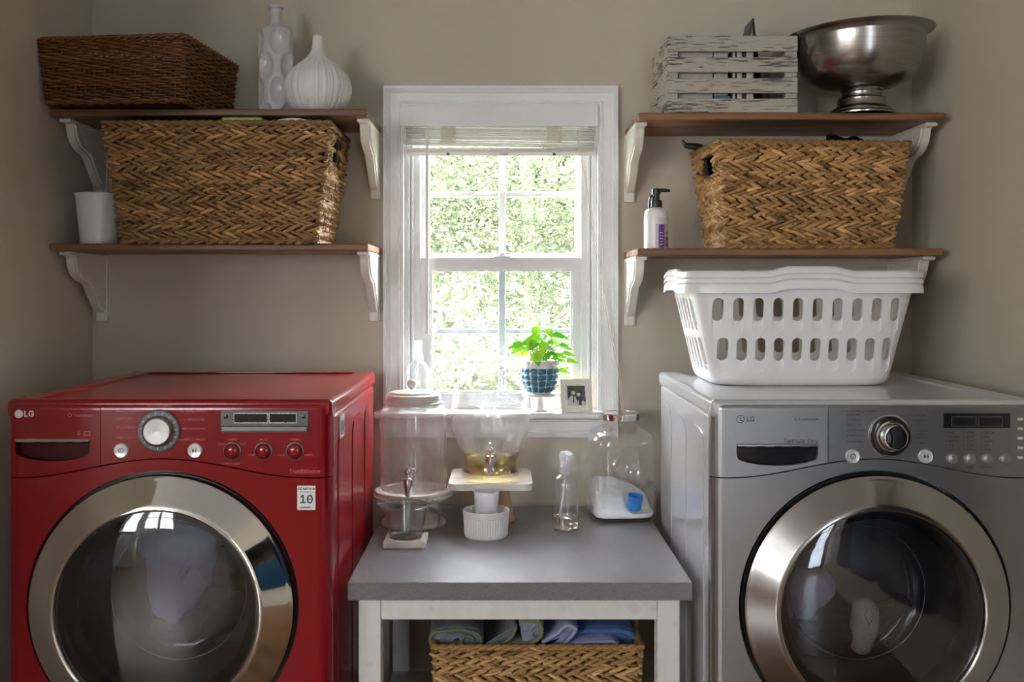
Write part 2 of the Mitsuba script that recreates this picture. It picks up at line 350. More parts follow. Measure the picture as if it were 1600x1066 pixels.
ap = sg.Polygon([(2.949, .838), (2.928, .838), (2.928, .829), (2.934, .826), (2.934, .80), (2.937, .797), (2.934, .793), (2.936, .781), (2.940, .777), (2.949, .777)])
struct('trim_3', plate_side(ap, WX0 - .054, WX1 + .054), 'm_trim', smooth=25)

# windows behind the camera: frames and panes of sheer shades with daylight on them
W2 = struct('window_2', move(poly_mesh(sg.box(RW[0] - .07, RW[2] - .07, RW[1] + .07, RW[3] + .07).difference(sg.box(RW[0] + .03, RW[2] + .03, RW[1] - .03, RW[3] - .03)), 0, .05), (0, -2.76, 0), R=FRONT), 'm_trim')
xm = (RW[0] + RW[1]) / 2; zm = (RW[2] + RW[3]) / 2
obj('mullion', join(cbox(xm - .03, xm + .03, -2.80, -2.765, RW[2], RW[3], .003), cbox(RW[0], RW[1], -2.80, -2.77, zm - .02, zm + .02, .003)), 'm_trim', W2)
def quad(a, b, c, d): return (np.array([a, b, c, d], float), np.array([[0, 1, 2], [0, 2, 3]]))
EMIT = {'type': 'area', 'radiance': {'type': 'rgb', 'value': REAR_WINDOW}}
for a, b in ((RW[0] + .03, xm - .03), (xm + .03, RW[1] - .03)):
    for c, d in ((RW[2] + .03, zm - .02), (zm + .02, RW[3] - .03)):
        obj('pane', quad((b, -2.79, c), (a, -2.79, c), (a, -2.79, d), (b, -2.79, d)), 'm_matte_white', W2, False, emitter=EMIT)
fr = sg.box(LW[0] - .07, LW[2] - .07, LW[1] + .07, LW[3] + .07).difference(sg.box(LW[0] + .03, LW[2] + .03, LW[1] - .03, LW[3] - .03))
W3 = struct('window_3', plate_side(fr, -3.31, -3.27), 'm_trim')
ym = (LW[0] + LW[1]) / 2
obj('mullion', cbox(-3.33, -3.29, ym - .03, ym + .03, LW[2], LW[3], .003), 'm_trim', W3)
for a, b in ((LW[0] + .03, ym - .03), (ym + .03, LW[1] - .03)):
    obj('pane', quad((-3.32, a, LW[2] + .03), (-3.32, b, LW[2] + .03), (-3.32, b, LW[3] - .03), (-3.32, a, LW[3] - .03)), 'm_matte_white', W3, False, emitter=EMIT)

D1 = struct('door_1', move(poly_mesh(sg.box(DW[0] - .03, .0, DW[1] + .07, DW[3] + .07).difference(sg.box(DW[0] + .03, DW[2] + .03, DW[1] - .03, DW[3] - .03)), 0, .05), (0, -2.76, 0), R=FRONT), 'm_trim')
for i in range(4):
    c = DW[2] + .03 + i * .48; d = min(c + .465, DW[3] - .03)
    obj('pane', quad((DW[1] - .03, -2.79, c), (DW[0] + .03, -2.79, c), (DW[0] + .03, -2.79, d), (DW[1] - .03, -2.79, d)), 'm_matte_white', D1, False, emitter=EMIT)

D2 = struct('door_2', move(poly_mesh(sg.box(EW[0] - .07, .0, EW[1] + .05, EW[3] + .07).difference(sg.box(EW[0] + .03, EW[2] + .03, EW[1] - .03, EW[3] - .03)), 0, .05), (0, -2.76, 0), R=FRONT), 'm_trim')
EMIT2 = {'type': 'area', 'radiance': {'type': 'rgb', 'value': [v * f for v, f in zip(REAR_WINDOW, (.40, .45, .52))]}}
for i in range(4):
    c = EW[2] + .03 + i * .47; d = min(c + .455, EW[3] - .03)
    obj('pane', quad((EW[1] - .03, -2.79, c), (EW[0] + .03, -2.79, c), (EW[0] + .03, -2.79, d), (EW[1] - .03, -2.79, d)), 'm_matte_white', D2, False, emitter=EMIT2)

# what the door rings mirror: white cabinets by the far wall, coats on the right wall
cab = thing('base_cabinet', 'long white base cabinet with grey worktop along the far side wall behind the camera', 'cabinet')
obj('body', cbox(-3.29, -2.72, -2.6, 1.15, .08, .87, .003), 'm_trim', cab)
obj('worktop', cbox(-3.295, -2.69, -2.62, 1.17, .87, .91, .004), 'm_laminate', cab)
for i in range(5):
    y = -2.58 + i * .745
    d = obj('door', cbox(-2.72, -2.70, y + .01, y + .735, .12, .85, .003), 'm_trim', cab)
    obj('handle', cbox(-2.70, -2.675, y + .05, y + .06, .55, .70, .003), 'm_chrome', d)
rng = np.random.default_rng(5)
for i, (y, col, what) in enumerate(((1.38, (30, 32, 40), 'charcoal'), (.74, (24, 60, 84), 'blue'), (.10, (20, 20, 22), 'black'))):
    ct = thing('hanging_coat', f'{what} coat hanging on the right hand wall behind the camera', 'coat', None)
    rs = []
    for k in range(16):
        t = k / 15; w = .10 + .12 * min(1, t * 4) + .05 * t; z = 1.56 - 1.15 * t
        r = sring(z, .05 + .03 * math.sin(3 * t), w, 2.4, 40, (1.12, y)); a = np.arange(40)
        r[:, 1] += (.012 * np.sin(a * 1.1 + 5 * i) + .008 * np.sin(a * 2.3 + k * .4)) * (0.3 + t); rs.append(r)
    b = MB(); b.add(loft(rs[::-1]), lin(*col)); obj('body', b, 'm_cloth', ct, True)
    obj('hook', tube([(1.205, y, 1.59), (1.15, y, 1.585), (1.13, y, 1.605)], .006, 8), 'm_dark_metal', ct)

# ------------------------------------------------------------------ outside: lawn and trees
struct('ground', quad((-40, 3.3, -.6), (40, 3.3, -.6), (40, 70, -.6), (-40, 70, -.6)), 'm_lawn', smooth=False)
def leaves_mesh(rng, centers, size, col0, col1):
    n = len(centers)
    a = rng.normal(size=(n, 3)); a[:, 2] *= .6; a /= np.linalg.norm(a, axis=1, keepdims=True)
    b = np.cross(a, rng.normal(size=(n, 3))); b /= np.linalg.norm(b, axis=1, keepdims=True)
    s = size * rng.uniform(.6, 1.4, (n, 1)); up = np.cross(a, b)
    v = np.stack([centers - a * s, centers + b * s * .42 - up * s * .12, centers + a * s, centers - b * s * .42 - up * s * .12], 1).reshape(-1, 3)
    i = np.arange(n)[:, None] * 4
    f = np.vstack([i + [0, 1, 2], i + [0, 2, 3]])
    k = rng.random((n, 1)) ** 1.3
    c = np.asarray(col0) * (1 - k) + np.asarray(col1) * k
    return trimesh.Trimesh(v, f, process=False), np.repeat(c, 4, 0)
def tree(name, label, cat, x, y, h, w, z0, n, size, seed, clusters=26):
    r = np.random.default_rng(seed)
    t = thing(name, label, cat, 'trees and shrubs beyond the window')
    cl = r.normal(size=(clusters, 3)); cl /= np.linalg.norm(cl, axis=1, keepdims=True)
    cl = cl * r.uniform(.25, 1.0, (clusters, 1)) * [w, w * .7, h * .5] + [x, y, z0 + h * .5]
    k = r.integers(0, clusters, n)
    p = cl[k] + r.normal(size=(n, 3)) * [w * .20, w * .17, h * .075]
    p = p[(p[:, 2] > -.55) & (p[:, 1] > 4.0)]
    m, c = leaves_mesh(r, p, size, (.055, .070, .040), (.155, .165, .105))
    obj('foliage', m, 'm_tree_leaf', t, False, color=c, kind='stuff')
    br = MB(); br.add(tube(spl([(x, y, -.62), (x + .05, y, z0 * .5 + .2), (x - .03, y, z0 + h * .5)], 10), np.linspace(.09, .04, 10), 8))
    for c_ in cl[:5]:
        br.add(tube(spl([(x, y, z0 + .1 + .2 * h), (0.6 * x + .4 * c_[0], .6 * y + .4 * c_[1], .5 * (z0 + .2 * h) + .55 * c_[2]), c_], 6), np.linspace(.016, .004, 6), 5))
    obj('trunk', br, 'm_bark', t)
tree('maple_tree', 'bright leafy tree filling the middle of the window view', 'tree', .2, 8.6, 4.6, 2.4, .2, 50000, .022, 1, 46)
tree('maple_tree', 'pale green tree at the left side of the window view', 'tree', -2.2, 7.6, 4.0, 1.6, .3, 26000, .025, 2)
tree('maple_tree', 'pale green tree at the right side of the window view', 'tree', 2.4, 8.0, 4.2, 1.6, .2, 26000, .025, 3)
tree('garden_shrub', 'low pale shrub at the foot of the window view', 'shrub', -.5, 6.6, 1.5, 1.5, -.6, 30000, .022, 4)
tree('garden_shrub', 'low light green shrub behind the potted plant', 'shrub', 1.3, 6.9, 1.6, 1.3, -.6, 26000, .022, 5)
tree('garden_tree', 'tall tree far behind the lawn', 'tree', -4.5, 13, 6.5, 3.2, .3, 9000, .10, 6)
tree('garden_tree', 'second tall tree far behind the lawn', 'tree', 4.2, 14, 7.0, 3.4, .3, 9000, .10, 7)
tree('garden_tree', 'dense tree at the back of the garden', 'tree', .3, 13.5, 6.0, 3.0, .0, 11000, .10, 8)

# ------------------------------------------------------------------ front loading machines (real width 0.686 m, front at y = 2.10)
YM, MW, MH = 2.10, 0.343, 0.983
def MX(p): return (p - VX) * YM / FOC
def MZ(p): return CZ - (p - VY) * YM / FOC
def machine(name, label, cat, cx, dcx, drawer_px, mats):
    body, front, panel, ring = mats
    t = thing(name, label, cat)
    x0, x1 = cx - MW, cx + MW
    R = .028
    def curve(v):
        """rounds the side edges and the top edge of the front"""
        v = np.array(v)
        for d in (v[:, 0] - x0, x1 - v[:, 0]):
            e = np.clip((R - d) / R, 0, 1); v[:, 1] += R * (1 - np.sqrt(np.maximum(0, 1 - e ** 2)))
        e = np.clip((v[:, 2] - (.978 - .016)) / .016, 0, 1); v[:, 1] += .016 * (1 - np.sqrt(np.maximum(0, 1 - .98 * e ** 2)))
        return v
    def curved(poly, thick=.035, yo=0.0):
        xs = sorted({x0, *[x0 + R * k for k in (.02, .06, .14, .28, .5, .75, 1)], *[x1 - R * k for k in (.02, .06, .14, .28, .5, .75, 1)], x1})
        zs = [-.1, .962, .966, .970, .974, .9765, .979]
        b = MB()
        for a, c in zip(xs[:-1], xs[1:]):
            for e, f in zip(zs[:-1], zs[1:]):
                q = poly.intersection(sg.box(a, e, c, f))
                for g in getattr(q, 'geoms', [q]):
                    if g.geom_type != 'Polygon' or g.area < 1e-9: continue
                    vv, ff = trimesh.creation.triangulate_polygon(g, engine='earcut')
                    v3 = np.stack([vv[:, 0], np.full(len(vv), YM + yo), vv[:, 1]], 1)
                    n = np.cross(v3[ff[:, 1]] - v3[ff[:, 0]], v3[ff[:, 2]] - v3[ff[:, 0]])[:, 1].mean()
                    b.add((curve(v3), ff if n < 0 else ff[:, ::-1]))
        for g in getattr(poly, 'geoms', [poly]):                # the edges go back a little
            for r in (g.exterior, *g.interiors):
                p = np.array(r.coords)
                p = np.vstack([np.array([np.linspace(a, c, max(2, int(np.hypot(*(c - a)) / .008)))[:-1] for a, c in zip(p[:-1], p[1:])][i]) for i in range(len(p) - 1)])
                n = len(p); va = curve(np.stack([p[:, 0], np.full(n, YM + yo), p[:, 1]], 1)); vb = va + [0, thick * .3, 0]
                i = np.arange(n); j = np.roll(i, -1)
                b.add((np.vstack([va, vb]), np.vstack([np.stack([i, j + n, j], 1), np.stack([i, i + n, j + n], 1)])))
        return b.mesh()
    ZC = MZ(948)
    def zb(x): return .8176 + .040 * np.where(np.abs(x - dcx) < .31, .5 + .5 * np.cos(np.pi * (x - dcx) / .31), 0)
    xx = np.linspace(x0, x1, 71)
    low = sg.Polygon([(x0, .02), (x1, .02)] + [(x, zb(x)) for x in xx[::-1]]).difference(disc2(dcx, ZC, .286, 48))
    xd = MX(drawer_px)
    up = sg.Polygon([(x, zb(x) + .0025) for x in xx] + [(x1 - .0, .979), (x0 + .0, .979)])
    up = up.difference(sg.box(x0 - .01, .965, x0 + .012, 1).difference(disc2(x0 + .012, .967, .012))).difference(sg.box(x1 - .012, .965, x1 + .01, 1).difference(disc2(x1 - .012, .967, .012)))
    cab = obj('cabinet', rbox(x0 + .0015, x1 - .0015, YM + .03, 2.80, .02, .95, .012, 16) - to_man(lathe_front([(0, -.55), (.284, -.55), (.284, .02), (0, .02)], 72, (dcx, YM, ZC))), body, t)
    for sx, side in ((1, x1), (-1, x0)):
        for k, (ya, yb, zt) in enumerate(((2.19, 2.36, .905), (2.40, 2.57, .905), (2.61, 2.74, .905))):
            p = sg.Polygon([(ya, .1), (yb, .1), (yb, zt - .03), (yb - .02, zt - .008), (yb - .05, zt), (ya + .05, zt), (ya + .02, zt - .008), (ya, zt - .03)]).buffer(.01).buffer(-.01)
            a, c = sorted((side - sx * .003, side + sx * .0008))
            obj('side_emboss', plate_side(p, a, c), body, cab)
    lid = rbox(x0, x1, YM + .004, 2.82, .945, MH, .010, 16) - to_man(cbox(x0 + .055, x1 - .055, YM + .035, 2.80, MH - .004, MH + .02, .003))
    obj('lid', lid, body, t)
    fp = obj('front_panel', curved(low), front, t)
    # control panel and dispenser drawer
    hx0, hx1, hz0, hz1 = mats_h[name]
    handle = sg.Polygon([(hx0, hz1), (hx0, hz0 + .022)] + [(hx0 + (hx1 - hx0) * u, hz0 + .022 - .022 * math.sin(math.pi * min(1, max(0, .02 + .96 * u))) ** .45) for u in np.linspace(0.02, .98, 21)] + [(hx1, hz0 + .022), (hx1, hz1)])
    dr_ = obj('dispenser_drawer', curved(up.intersection(sg.box(x0 - .1, 0, xd - .0008, 1)).difference(handle)), panel[0], t)
    back = MB(); back.add(plate_front(handle.buffer(.002), YM + .022, .004)); 
    hp = np.array(handle.exterior.coords); n = len(hp); i = np.arange(n); j = (i + 1) % n
    va = np.stack([hp[:, 0], np.full(n, YM), hp[:, 1]], 1); vb = va + [0, .024, 0]
    back.add((np.vstack([va, vb]), np.vstack([np.stack([i, j + n, j], 1), np.stack([i, i + n, j + n], 1)])))
    obj('handle_recess', back, panel[2], dr_)
    obj('handle_lip', join(cbox(hx0, hx1, YM - .004, YM + .012, hz1 - .006, hz1 + .001, .002), *[cbox(hx0 + (hx1 - hx0) * u - .013, hx0 + (hx1 - hx0) * u + .013, YM - .003, YM + .010, hz1 - .0085, hz1 - .002, .003) for u in (.18, .4, .62, .84)]), panel[3], dr_, 40)
    cp = obj('control_panel', curved(up.intersection(sg.box(xd + .0008, 0, x1 + .1, 1))), panel[1], t)
    # the door: black recess, mirror ring, dark inner rim, glass
    c = (dcx, YM, ZC)
    obj('door_recess', lathe_front([(.2865, .001), (.286, -.03), (.20, -.03)][::-1], 72, c), 'm_black', t)
    d = obj('door', lathe_front(spl([(.205, -.02), (.277, -.02), (.278, .004), (.2765, .012), (.2725, .016), (.27, .0165)], 14).tolist() + [(.266, .0175), (.224, .0445), (.219, .047), (.214, .048), (.2105, .046), (.2095, .042), (.2095, .02)], 96, c), ring, t, 25)
    obj('inner_rim', lathe_front([(.2095, .036), (.205, .038), (.196, .030), (.187, .012), (.183, -.01)][::-1], 72, c), 'm_black_gloss', d)
    obj('door_glass', lathe_front([(.2085, .040), (.19, .0445), (.15, .050), (.10, .054), (.05, .056), (0, .0565)], 72, c), 'm_tint', d)
    obj('glass_bowl', lathe_front(spl([(.186, .012), (.176, -.02), (.160, -.07), (.148, -.105), (.125, -.122), (.06, -.126), (0, -.127)], 22), 72, c), 'm_glass', d)
    aa = np.linspace(0, 2 * np.pi, 73)[:-1]
    for rr_, dd_ in ((.1495, .104),):
        obj('bowl_ring', tube(np.stack([dcx + rr_ * np.cos(aa), np.full(72, YM + dd_), ZC + rr_ * np.sin(aa)], 1), .0018, 8, closed=True, cap=False), 'm_dark_metal', d, 60)
    dr2 = obj('drum', lathe_front([(.188, -.015), (.235, -.06), (.235, -.45), (.0, -.45)], 72, c), 'm_dark_metal', t)
    return t, dr_, cp, d, c
mats_h = {'washing_machine': (MX(24), MX(140), MZ(721), MZ(687)), 'clothes_dryer': (MX(1151), MX(1278), MZ(728), MZ(694))}

def knob(key, parent, cx, cz, y0, parts):
    for nm, prof, bs in parts:
        parent = obj(nm, lathe_front(prof, 48, (cx, y0, cz)), bs, parent, 35)
    return parent
def words(parent, items, bsdf, y):
    for s, px, py, hpx, an, bold in items:
        obj('lettering', text_front(s, hpx * YM / FOC, MX(px), y, MZ(py), bold, an, .0003), bsdf, parent, False)

# ---- red washing machine
wm, wdr, wcp, wdoor, wc = machine('washing_machine', 'glossy red front loading washing machine left of the window', 'washing machine', -.7025, MX(254), 157,
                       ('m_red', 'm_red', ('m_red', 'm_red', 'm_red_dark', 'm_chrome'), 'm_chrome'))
yb = YM - .0003
knob('', wcp, MX(249), MZ(673), YM, [('dial_plate', [(0, 0.001), (.0445, .001), (.0445, .004), (.042, .006), (0, .006)][1:], 'm_grey_plastic'),
     ('dial', [(0.0, .006), (.033, .006), (.032, .016), (.029, .020), (.0275, .0205), (.0265, .019), (.001, .0185), (0, .0185)][1:], 'm_knob_metal')])
tk = MB()
for a in np.linspace(0.25, 2 * math.pi + .25, 16)[:-1]:
    tk.add(move(cbox(-.0006, .0006, -.0005, 0, .034, .0395, 0), (MX(249), YM - .006, MZ(673)), R=rot([0, 1, 0], a)))
obj('dial_mark', tk, 'm_label_white', wcp + '__dial_plate', False, kind='stuff')
for px, sym in ((190, 'p'), (305, 's')):
    b = knob('', wcp, MX(px), MZ(704), YM, [('button', [(.0155, 0), (.0155, .003), (.014, .005), (.012, .0045), (.004, .004), (0, .004)], 'm_button')])
    if sym == 'p':
        sm = join(plate_front(disc2(MX(px), MZ(704), .0055).difference(disc2(MX(px), MZ(704), .0043)), YM - .0046, .0006), cbox(MX(px) - .0006, MX(px) + .0006, YM - .0046, YM - .004, MZ(704) - .0026, MZ(704) + .0026, 0))
    else:
        q = MX(px); z = MZ(704)
        sm = join(plate_front(sg.Polygon([(q - .005, z - .0042), (q - .0002, z), (q - .005, z + .0042)]), YM - .0046, .0006), cbox(q + .001, q + .0022, YM - .0046, YM - .004, z - .004, z + .004, 0), cbox(q + .0034, q + .0046, YM - .0046, YM - .004, z - .004, z + .004, 0))
    obj('symbol', sm, 'm_ink_dark', b, False)
disp = obj('display', join(plate_front(rrect(MX(346), MX(482), MZ(675), MZ(642), .004), YM - .005, .006)), 'm_grey_plastic', wcp)
for a, b in ((367, 419), (422, 464)):
    obj('screen', join(plate_front(sg.box(MX(a), MZ(660), MX(b), MZ(646)), YM - .0058, .001)), 'm_black_gloss', disp)
    o = sg.box(MX(a) - .001, MZ(660) - .001, MX(b) + .001, MZ(646) + .001)
    obj('screen_frame', plate_front(o.difference(o.buffer(-.0012)), YM - .0064, .0016), 'm_label_white', disp)
obj('display_strip', cbox(MX(347), MX(481), YM - .0085, YM - .004, MZ(674), MZ(665), .0015), 'm_dark_metal', disp)
for px in (354, 475):
    obj('indicator', lathe_front([(.0045, 0), (.004, .002), (0, .003)], 16, (MX(px), YM - .005, MZ(651))), 'm_black_gloss', disp)
for px, w in ((363, 'WASH'), (412, 'SPIN'), (461, 'SOIL')):
    k = knob('', wcp, MX(px), MZ(705), YM, [('selector_ring', [(.019, 0), (.019, .003), (.0165, .004), (.0155, .0015)], 'm_dark_metal'), ('selector_button', [(.0155, .0), (.0150, .004), (.011, .007), (.005, .0082), (0, .0085)], 'm_red')])
# writing
badge = obj('badge', lathe_front([(.0088, 0), (.0088, .0008), (.0075, .0012), (0, .0012)], 32, (MX(29.5), YM, MZ(647))), 'm_label_white', wdr)
words(wdr, [('LG', 38, 646.5, 9, 'l', True), ], 'm_label_white', yb)
words(wdr, [('TrueSteam', 114, 649, 4.6, 'l', False), ('6', 121, 677, 6, 'l', True)], 'm_ink_pink', yb)
obj('badge_mark', join(plate_front(rrect(MX(131), MX(141), MZ(681), MZ(674), .001).difference(rrect(MX(132), MX(140), MZ(680), MZ(675), .001)), yb, .0003), plate_front(disc2(MX(109), MZ(649), .004).difference(disc2(MX(109), MZ(649), .003)), yb, .0003)), 'm_ink_pink', wdr, False)
words(wcp, [('COTTON/NORMAL', 251, 634.5, 3.2, 'c', False), ('PERM.PRESS', 320, 643, 3.5, 'r', False), ('DELICATES', 320, 656, 3.5, 'r', False), ('HAND WASH/WOOL', 321, 670, 2.8, 'r', False), ('SPEED WASH', 320, 687, 3.5, 'r', False),
            ('BULKY/LARGE', 182, 642, 3.5, 'l', False), ('SANITARY', 182, 654, 3.5, 'l', False), ('WHITENING', 182, 668, 3.5, 'l', False), ('HEAVY DUTY', 182, 684, 3.5, 'l', False),
            ('WARM', 363, 687, 3.2, 'c', False), ('COLD', 346, 694, 3.2, 'c', False), ('HOT', 380, 694, 3.2, 'c', False), ('HIGH', 412, 687, 3.2, 'c', False), ('NORMAL', 461, 687, 3.2, 'c', False), ('LIGHT', 442, 711, 3.2, 'c', False), ('HEAVY', 483, 711, 3.2, 'c', False), ('LOW', 393, 711, 3.2, 'c', False), ('CHILD LOCK', 362, 724.5, 3.2, 'c', False), ('TrueBalance', 452, 736.5, 6, 'l', False)], 'm_ink_pink', yb)
ln = MB()
for y, a, b in ((643, 212, 224), (654, 205, 220), (668, 212, 218), (684, 212, 222), (643, 276, 293), (656, 282, 297), (670, 284, 289), (687, 278, 293)):
    ln.add(cbox(MX(a), MX(b), yb, YM, MZ(y) - .0003, MZ(y) + .0003, 0))
obj('guide_lines', ln, 'm_ink_pink', wcp, False)
st = obj('warranty_sticker', plate_front(rrect(MX(464.5), MX(493), MZ(797), MZ(759), .001), YM - .0006, .0006), 'm_label_white', wm + '__front_panel')
y2 = YM - .0009
words(st, [('DD MOTOR', 478.8, 764, 3.5, 'c', True), ('10', 469, 780, 12.5, 'l', True), ('YEAR', 483.6, 780, 2.2, 'c', True), ('WARRANTY', 478.8, 793, 2.7, 'c', True)], 'm_ink_dark', y2)
obj('rule', cbox(MX(467), MX(491), y2, y2 + .0003, MZ(769.2), MZ(768.6), 0), 'm_ink_dark', st, False)
sm = MB(); sm.add(rbox(-.359 - .001, -.3575, 2.215, 2.29, .895, .945 - .003, .0004, 8))
k = obj('barcode_label', cbox(-.3605, -.3578, 2.205, 2.262, .885, .935, .0004), 'm_label_white', wm + '__cabinet')
bb = MB()
for i in range(14): bb.add(cbox(-.3578, -.3576, 2.211 + i * .0034, 2.211 + i * .0034 + (.0018 if i % 3 else .0009), .892, .922, 0))
obj('barcode', bb, 'm_grey_plastic', k, False)
# washing behind the glass
def laundry(name, label, cat, pts, rad, col, seed, key_group=None):
    r = np.random.default_rng(seed); b = MB()
    m = Manifold.batch_hull([Manifold.sphere(q, 16).translate(p) for p, q in zip(pts, rad)]).refine_to_length(.018)
    v, f = vf(m)
    n = trimesh.Trimesh(v, f, process=False).vertex_normals
    d = meshkit.fbm(v * 16, 3, seed) - .5; d2 = np.abs(np.sin(v[:, 0] * 38 + v[:, 2] * 21 + 5 * d))
    v = v + n * (d * .045 + d2 * .008)[:, None]
    b.add((v, f), lin(*col))
    return obj(name, b, 'm_cloth', None, True, label, cat)
x, y, z = wc
laundry('shirt', 'grey blue shirt pressed against the glass of the red washing machine', 'shirt', [(x - .07, y + .19, z + .10), (x + .02, y + .19, z + .10), (x - .05, y + .20, z - .04), (x, y + .21, z + .02)], [.04, .05, .045, .05], (132, 138, 160), 3)
laundry('shirt', 'dark grey shirt lying low behind the glass of the red washing machine', 'shirt', [(x + .03, y + .20, z - .10), (x + .10, y + .22, z - .05), (x - .05, y + .22, z - .12)], [.045, .04, .04], (62, 64, 70), 4)
laundry('shirt', 'black shirt at the right behind the glass of the red washing machine', 'shirt', [(x + .10, y + .22, z + .06), (x + .11, y + .22, z - .0), (x + .06, y + .25, z + .02)], [.035, .035, .04], (26, 26, 30), 5)

# ---- silver dryer
dm, ddr, dcp, ddoor, dc = machine('clothes_dryer', 'silver front loading clothes dryer right of the window', 'clothes dryer', .784, MX(1367), 1294,
                       ('m_silver_paint', 'm_steel', ('m_silver_panel', 'm_steel', 'm_black_gloss', 'm_knob_metal'), 'm_ring'))
knob('', dcp, MX(1390), MZ(681), YM, [('dial_trim', [(.0445, 0), (.0445, .003), (.043, .0045), (.041, .003)], 'm_chrome'), ('dial_plate', [(.0415, .0015), (.030, .0055), (.0, .0055)], 'm_black_gloss'),
     ('dial', [(.033, .004), (.032, .012), (.029, .013), (.0275, .030), (.0255, .034), (.022, .0355), (.001, .036), (0, .036)], 'm_chrome')])
obj('dial_pointer', cbox(MX(1390) - .017, MX(1390) - .011, YM - .038, YM - .034, MZ(681) - .008, MZ(681) + .008, .001), 'm_dark_metal', dcp)
for px, sym in ((1332, 'p'), (1446, 's')):
    b = knob('', dcp, MX(px), MZ(713), YM, [('button', [(.0148, 0), (.0148, .003), (.0135, .005), (.012, .0045), (.004, .004), (0, .004)], 'm_button')])
    if sym == 'p':
        sm = join(plate_front(disc2(MX(px), MZ(713), .0055).difference(disc2(MX(px), MZ(713), .0043)), YM - .0046, .0006), cbox(MX(px) - .0006, MX(px) + .0006, YM - .0046, YM - .004, MZ(713) - .0026, MZ(713) + .0026, 0))
    else:
        q = MX(px); z = MZ(713)
        sm = join(plate_front(sg.Polygon([(q - .005, z - .0042), (q - .0002, z), (q - .005, z + .0042)]), YM - .0046, .0006), cbox(q + .001, q + .0022, YM - .0046, YM - .004, z - .004, z + .004, 0), cbox(q + .0034, q + .0046, YM - .0046, YM - .004, z - .004, z + .004, 0))
    obj('symbol', sm, 'm_ink_dark', b, False)
disp = obj('display', plate_front(rrect(MX(1474), MX(1578), MZ(669), MZ(646), .002), YM - .0015, .002), 'm_black_gloss', dcp)
for a, b in ((1486, 1525), (1528, 1566)):
    o = sg.box(MX(a), MZ(666), MX(b), MZ(651))
    obj('screen_frame', plate_front(o.difference(o.buffer(-.0012)), YM - .0022, .0016), 'm_grey_plastic', disp)
    obj('screen', plate_front(o.buffer(-.0012), YM - .0018, .0012), 'm_black_gloss', disp)
for px in (1488, 1515.5, 1543, 1570.5):
    knob('', dcp, MX(px), MZ(717), YM, [('option_button', [(.0125, 0), (.0125, .002), (.0105, .0045), (.005, .006), (0, .0063)], 'm_silver_panel')])
for i, (px, ws) in enumerate(((1478, ('HIGH', 'MED HIGH', 'MEDIUM', 'LOW', 'ULTRA LOW')), (1506, ('60 MIN', '50 MIN', '40 MIN', '30 MIN', '20 MIN')), (1534, ('VERY DRY', 'MORE', 'NORMAL', 'LESS', 'DAMP')))):
    for j, w in enumerate(ws):
        py = 676 + 6.7 * j
        obj('indicator', lathe_front([(.0013, 0), (.001, .0006), (0, .0008)], 10, (MX(px), YM, MZ(py))), 'm_black', dcp)
        words(dcp, [(w, px + 4, py, 2.5, 'l', False)], 'm_ink_dark', yb)
for py in (655, 670, 685, 700, 715):
    obj('option_icon', plate_front(capsule2(MX(1594), MZ(py), .012, .0055), YM - .001, .001), 'm_button', dcp)
obj('badge', join(plate_front(disc2(MX(1157), MZ(655), .0085).difference(disc2(MX(1157), MZ(655), .0072)), YM - .0006, .0006), plate_front(sg.box(MX(1156.4), MZ(657.5), MX(1157.4), MZ(651)).union(sg.box(MX(1156.4), MZ(658), MX(1160), MZ(657))), YM - .0006, .0006), plate_front(disc2(MX(1154.4), MZ(653), .001), YM - .0006, .0006)), 'm_ink_dark', ddr, False)
words(ddr, [('LG', 1167, 655, 7, 'l', True), ('TrueSteam', 1248, 655, 4.4, 'l', False), ('Sensor Dry', 1278, 689, 7.5, 'r', False)], 'm_ink_dark', yb)
obj('badge_mark', plate_front(disc2(MX(1243.5), MZ(655), .0034).difference(disc2(MX(1243.5), MZ(655), .0024)), yb, .0003), 'm_ink_dark', ddr, False)
words(dcp, [('STEAM FRESH & WRINKLE', 1322, 642.5, 2.7, 'l', False), ('DURA-PRESS', 1323, 648.5, 2.7, 'l', True), ('BULKY/LARGE', 1323, 656, 2.7, 'l', False), ('SMALL LOAD', 1323, 664, 2.7, 'l', False), ('ANTI BACTERIAL', 1323, 672.5, 2.7, 'l', False), ('STEAM SANITARY', 1323, 681, 2.7, 'l', False), ('STEAM FRESH', 1323, 690, 2.7, 'l', False),
            ('COTTON/NORMAL', 1449, 649, 2.5, 'r', False), ('HEAVY DUTY', 1450, 657, 2.5, 'r', False), ('DELICATES', 1450, 665, 2.5, 'r', False), ('TOWELS', 1450, 673.5, 2.5, 'r', False), ('FRESHEN UP', 1450, 678.5, 2.5, 'r', False), ('SPEED DRY', 1450, 684, 2.5, 'r', False), ('AIR DRY', 1450, 692, 2.5, 'r', False),
            ('TEMP CONTROL', 1488, 730, 2.1, 'c', False), ('TIME DRY', 1515.5, 730, 2.1, 'c', False), ('DRY LEVEL', 1543, 730, 2.1, 'c', False)], 'm_ink_dark', yb)
ln = MB()
for y, a, b in ((642.5, 1378, 1384), (648, 1348, 1365), (656, 1352, 1362), (664, 1350, 1360), (672, 1356, 1358), (690, 1352, 1358), (649, 1405, 1418), (657, 1418, 1425), (665, 1420, 1426), (692, 1424, 1436)):
    ln.add(cbox(MX(a), MX(b), yb, YM, MZ(y) - .0003, MZ(y) + .0003, 0))
obj('guide_lines', ln, 'm_ink_dark', dcp, False)
x, y, z = dc
laundry('shirt', 'white patterned shirt low at the left behind the dark dryer glass', 'shirt', [(x - .12, y + .19, z + .0), (x - .06, y + .19, z - .01), (x - .10, y + .2, z - .06)], [.03, .032, .035], (170, 172, 190), 8)
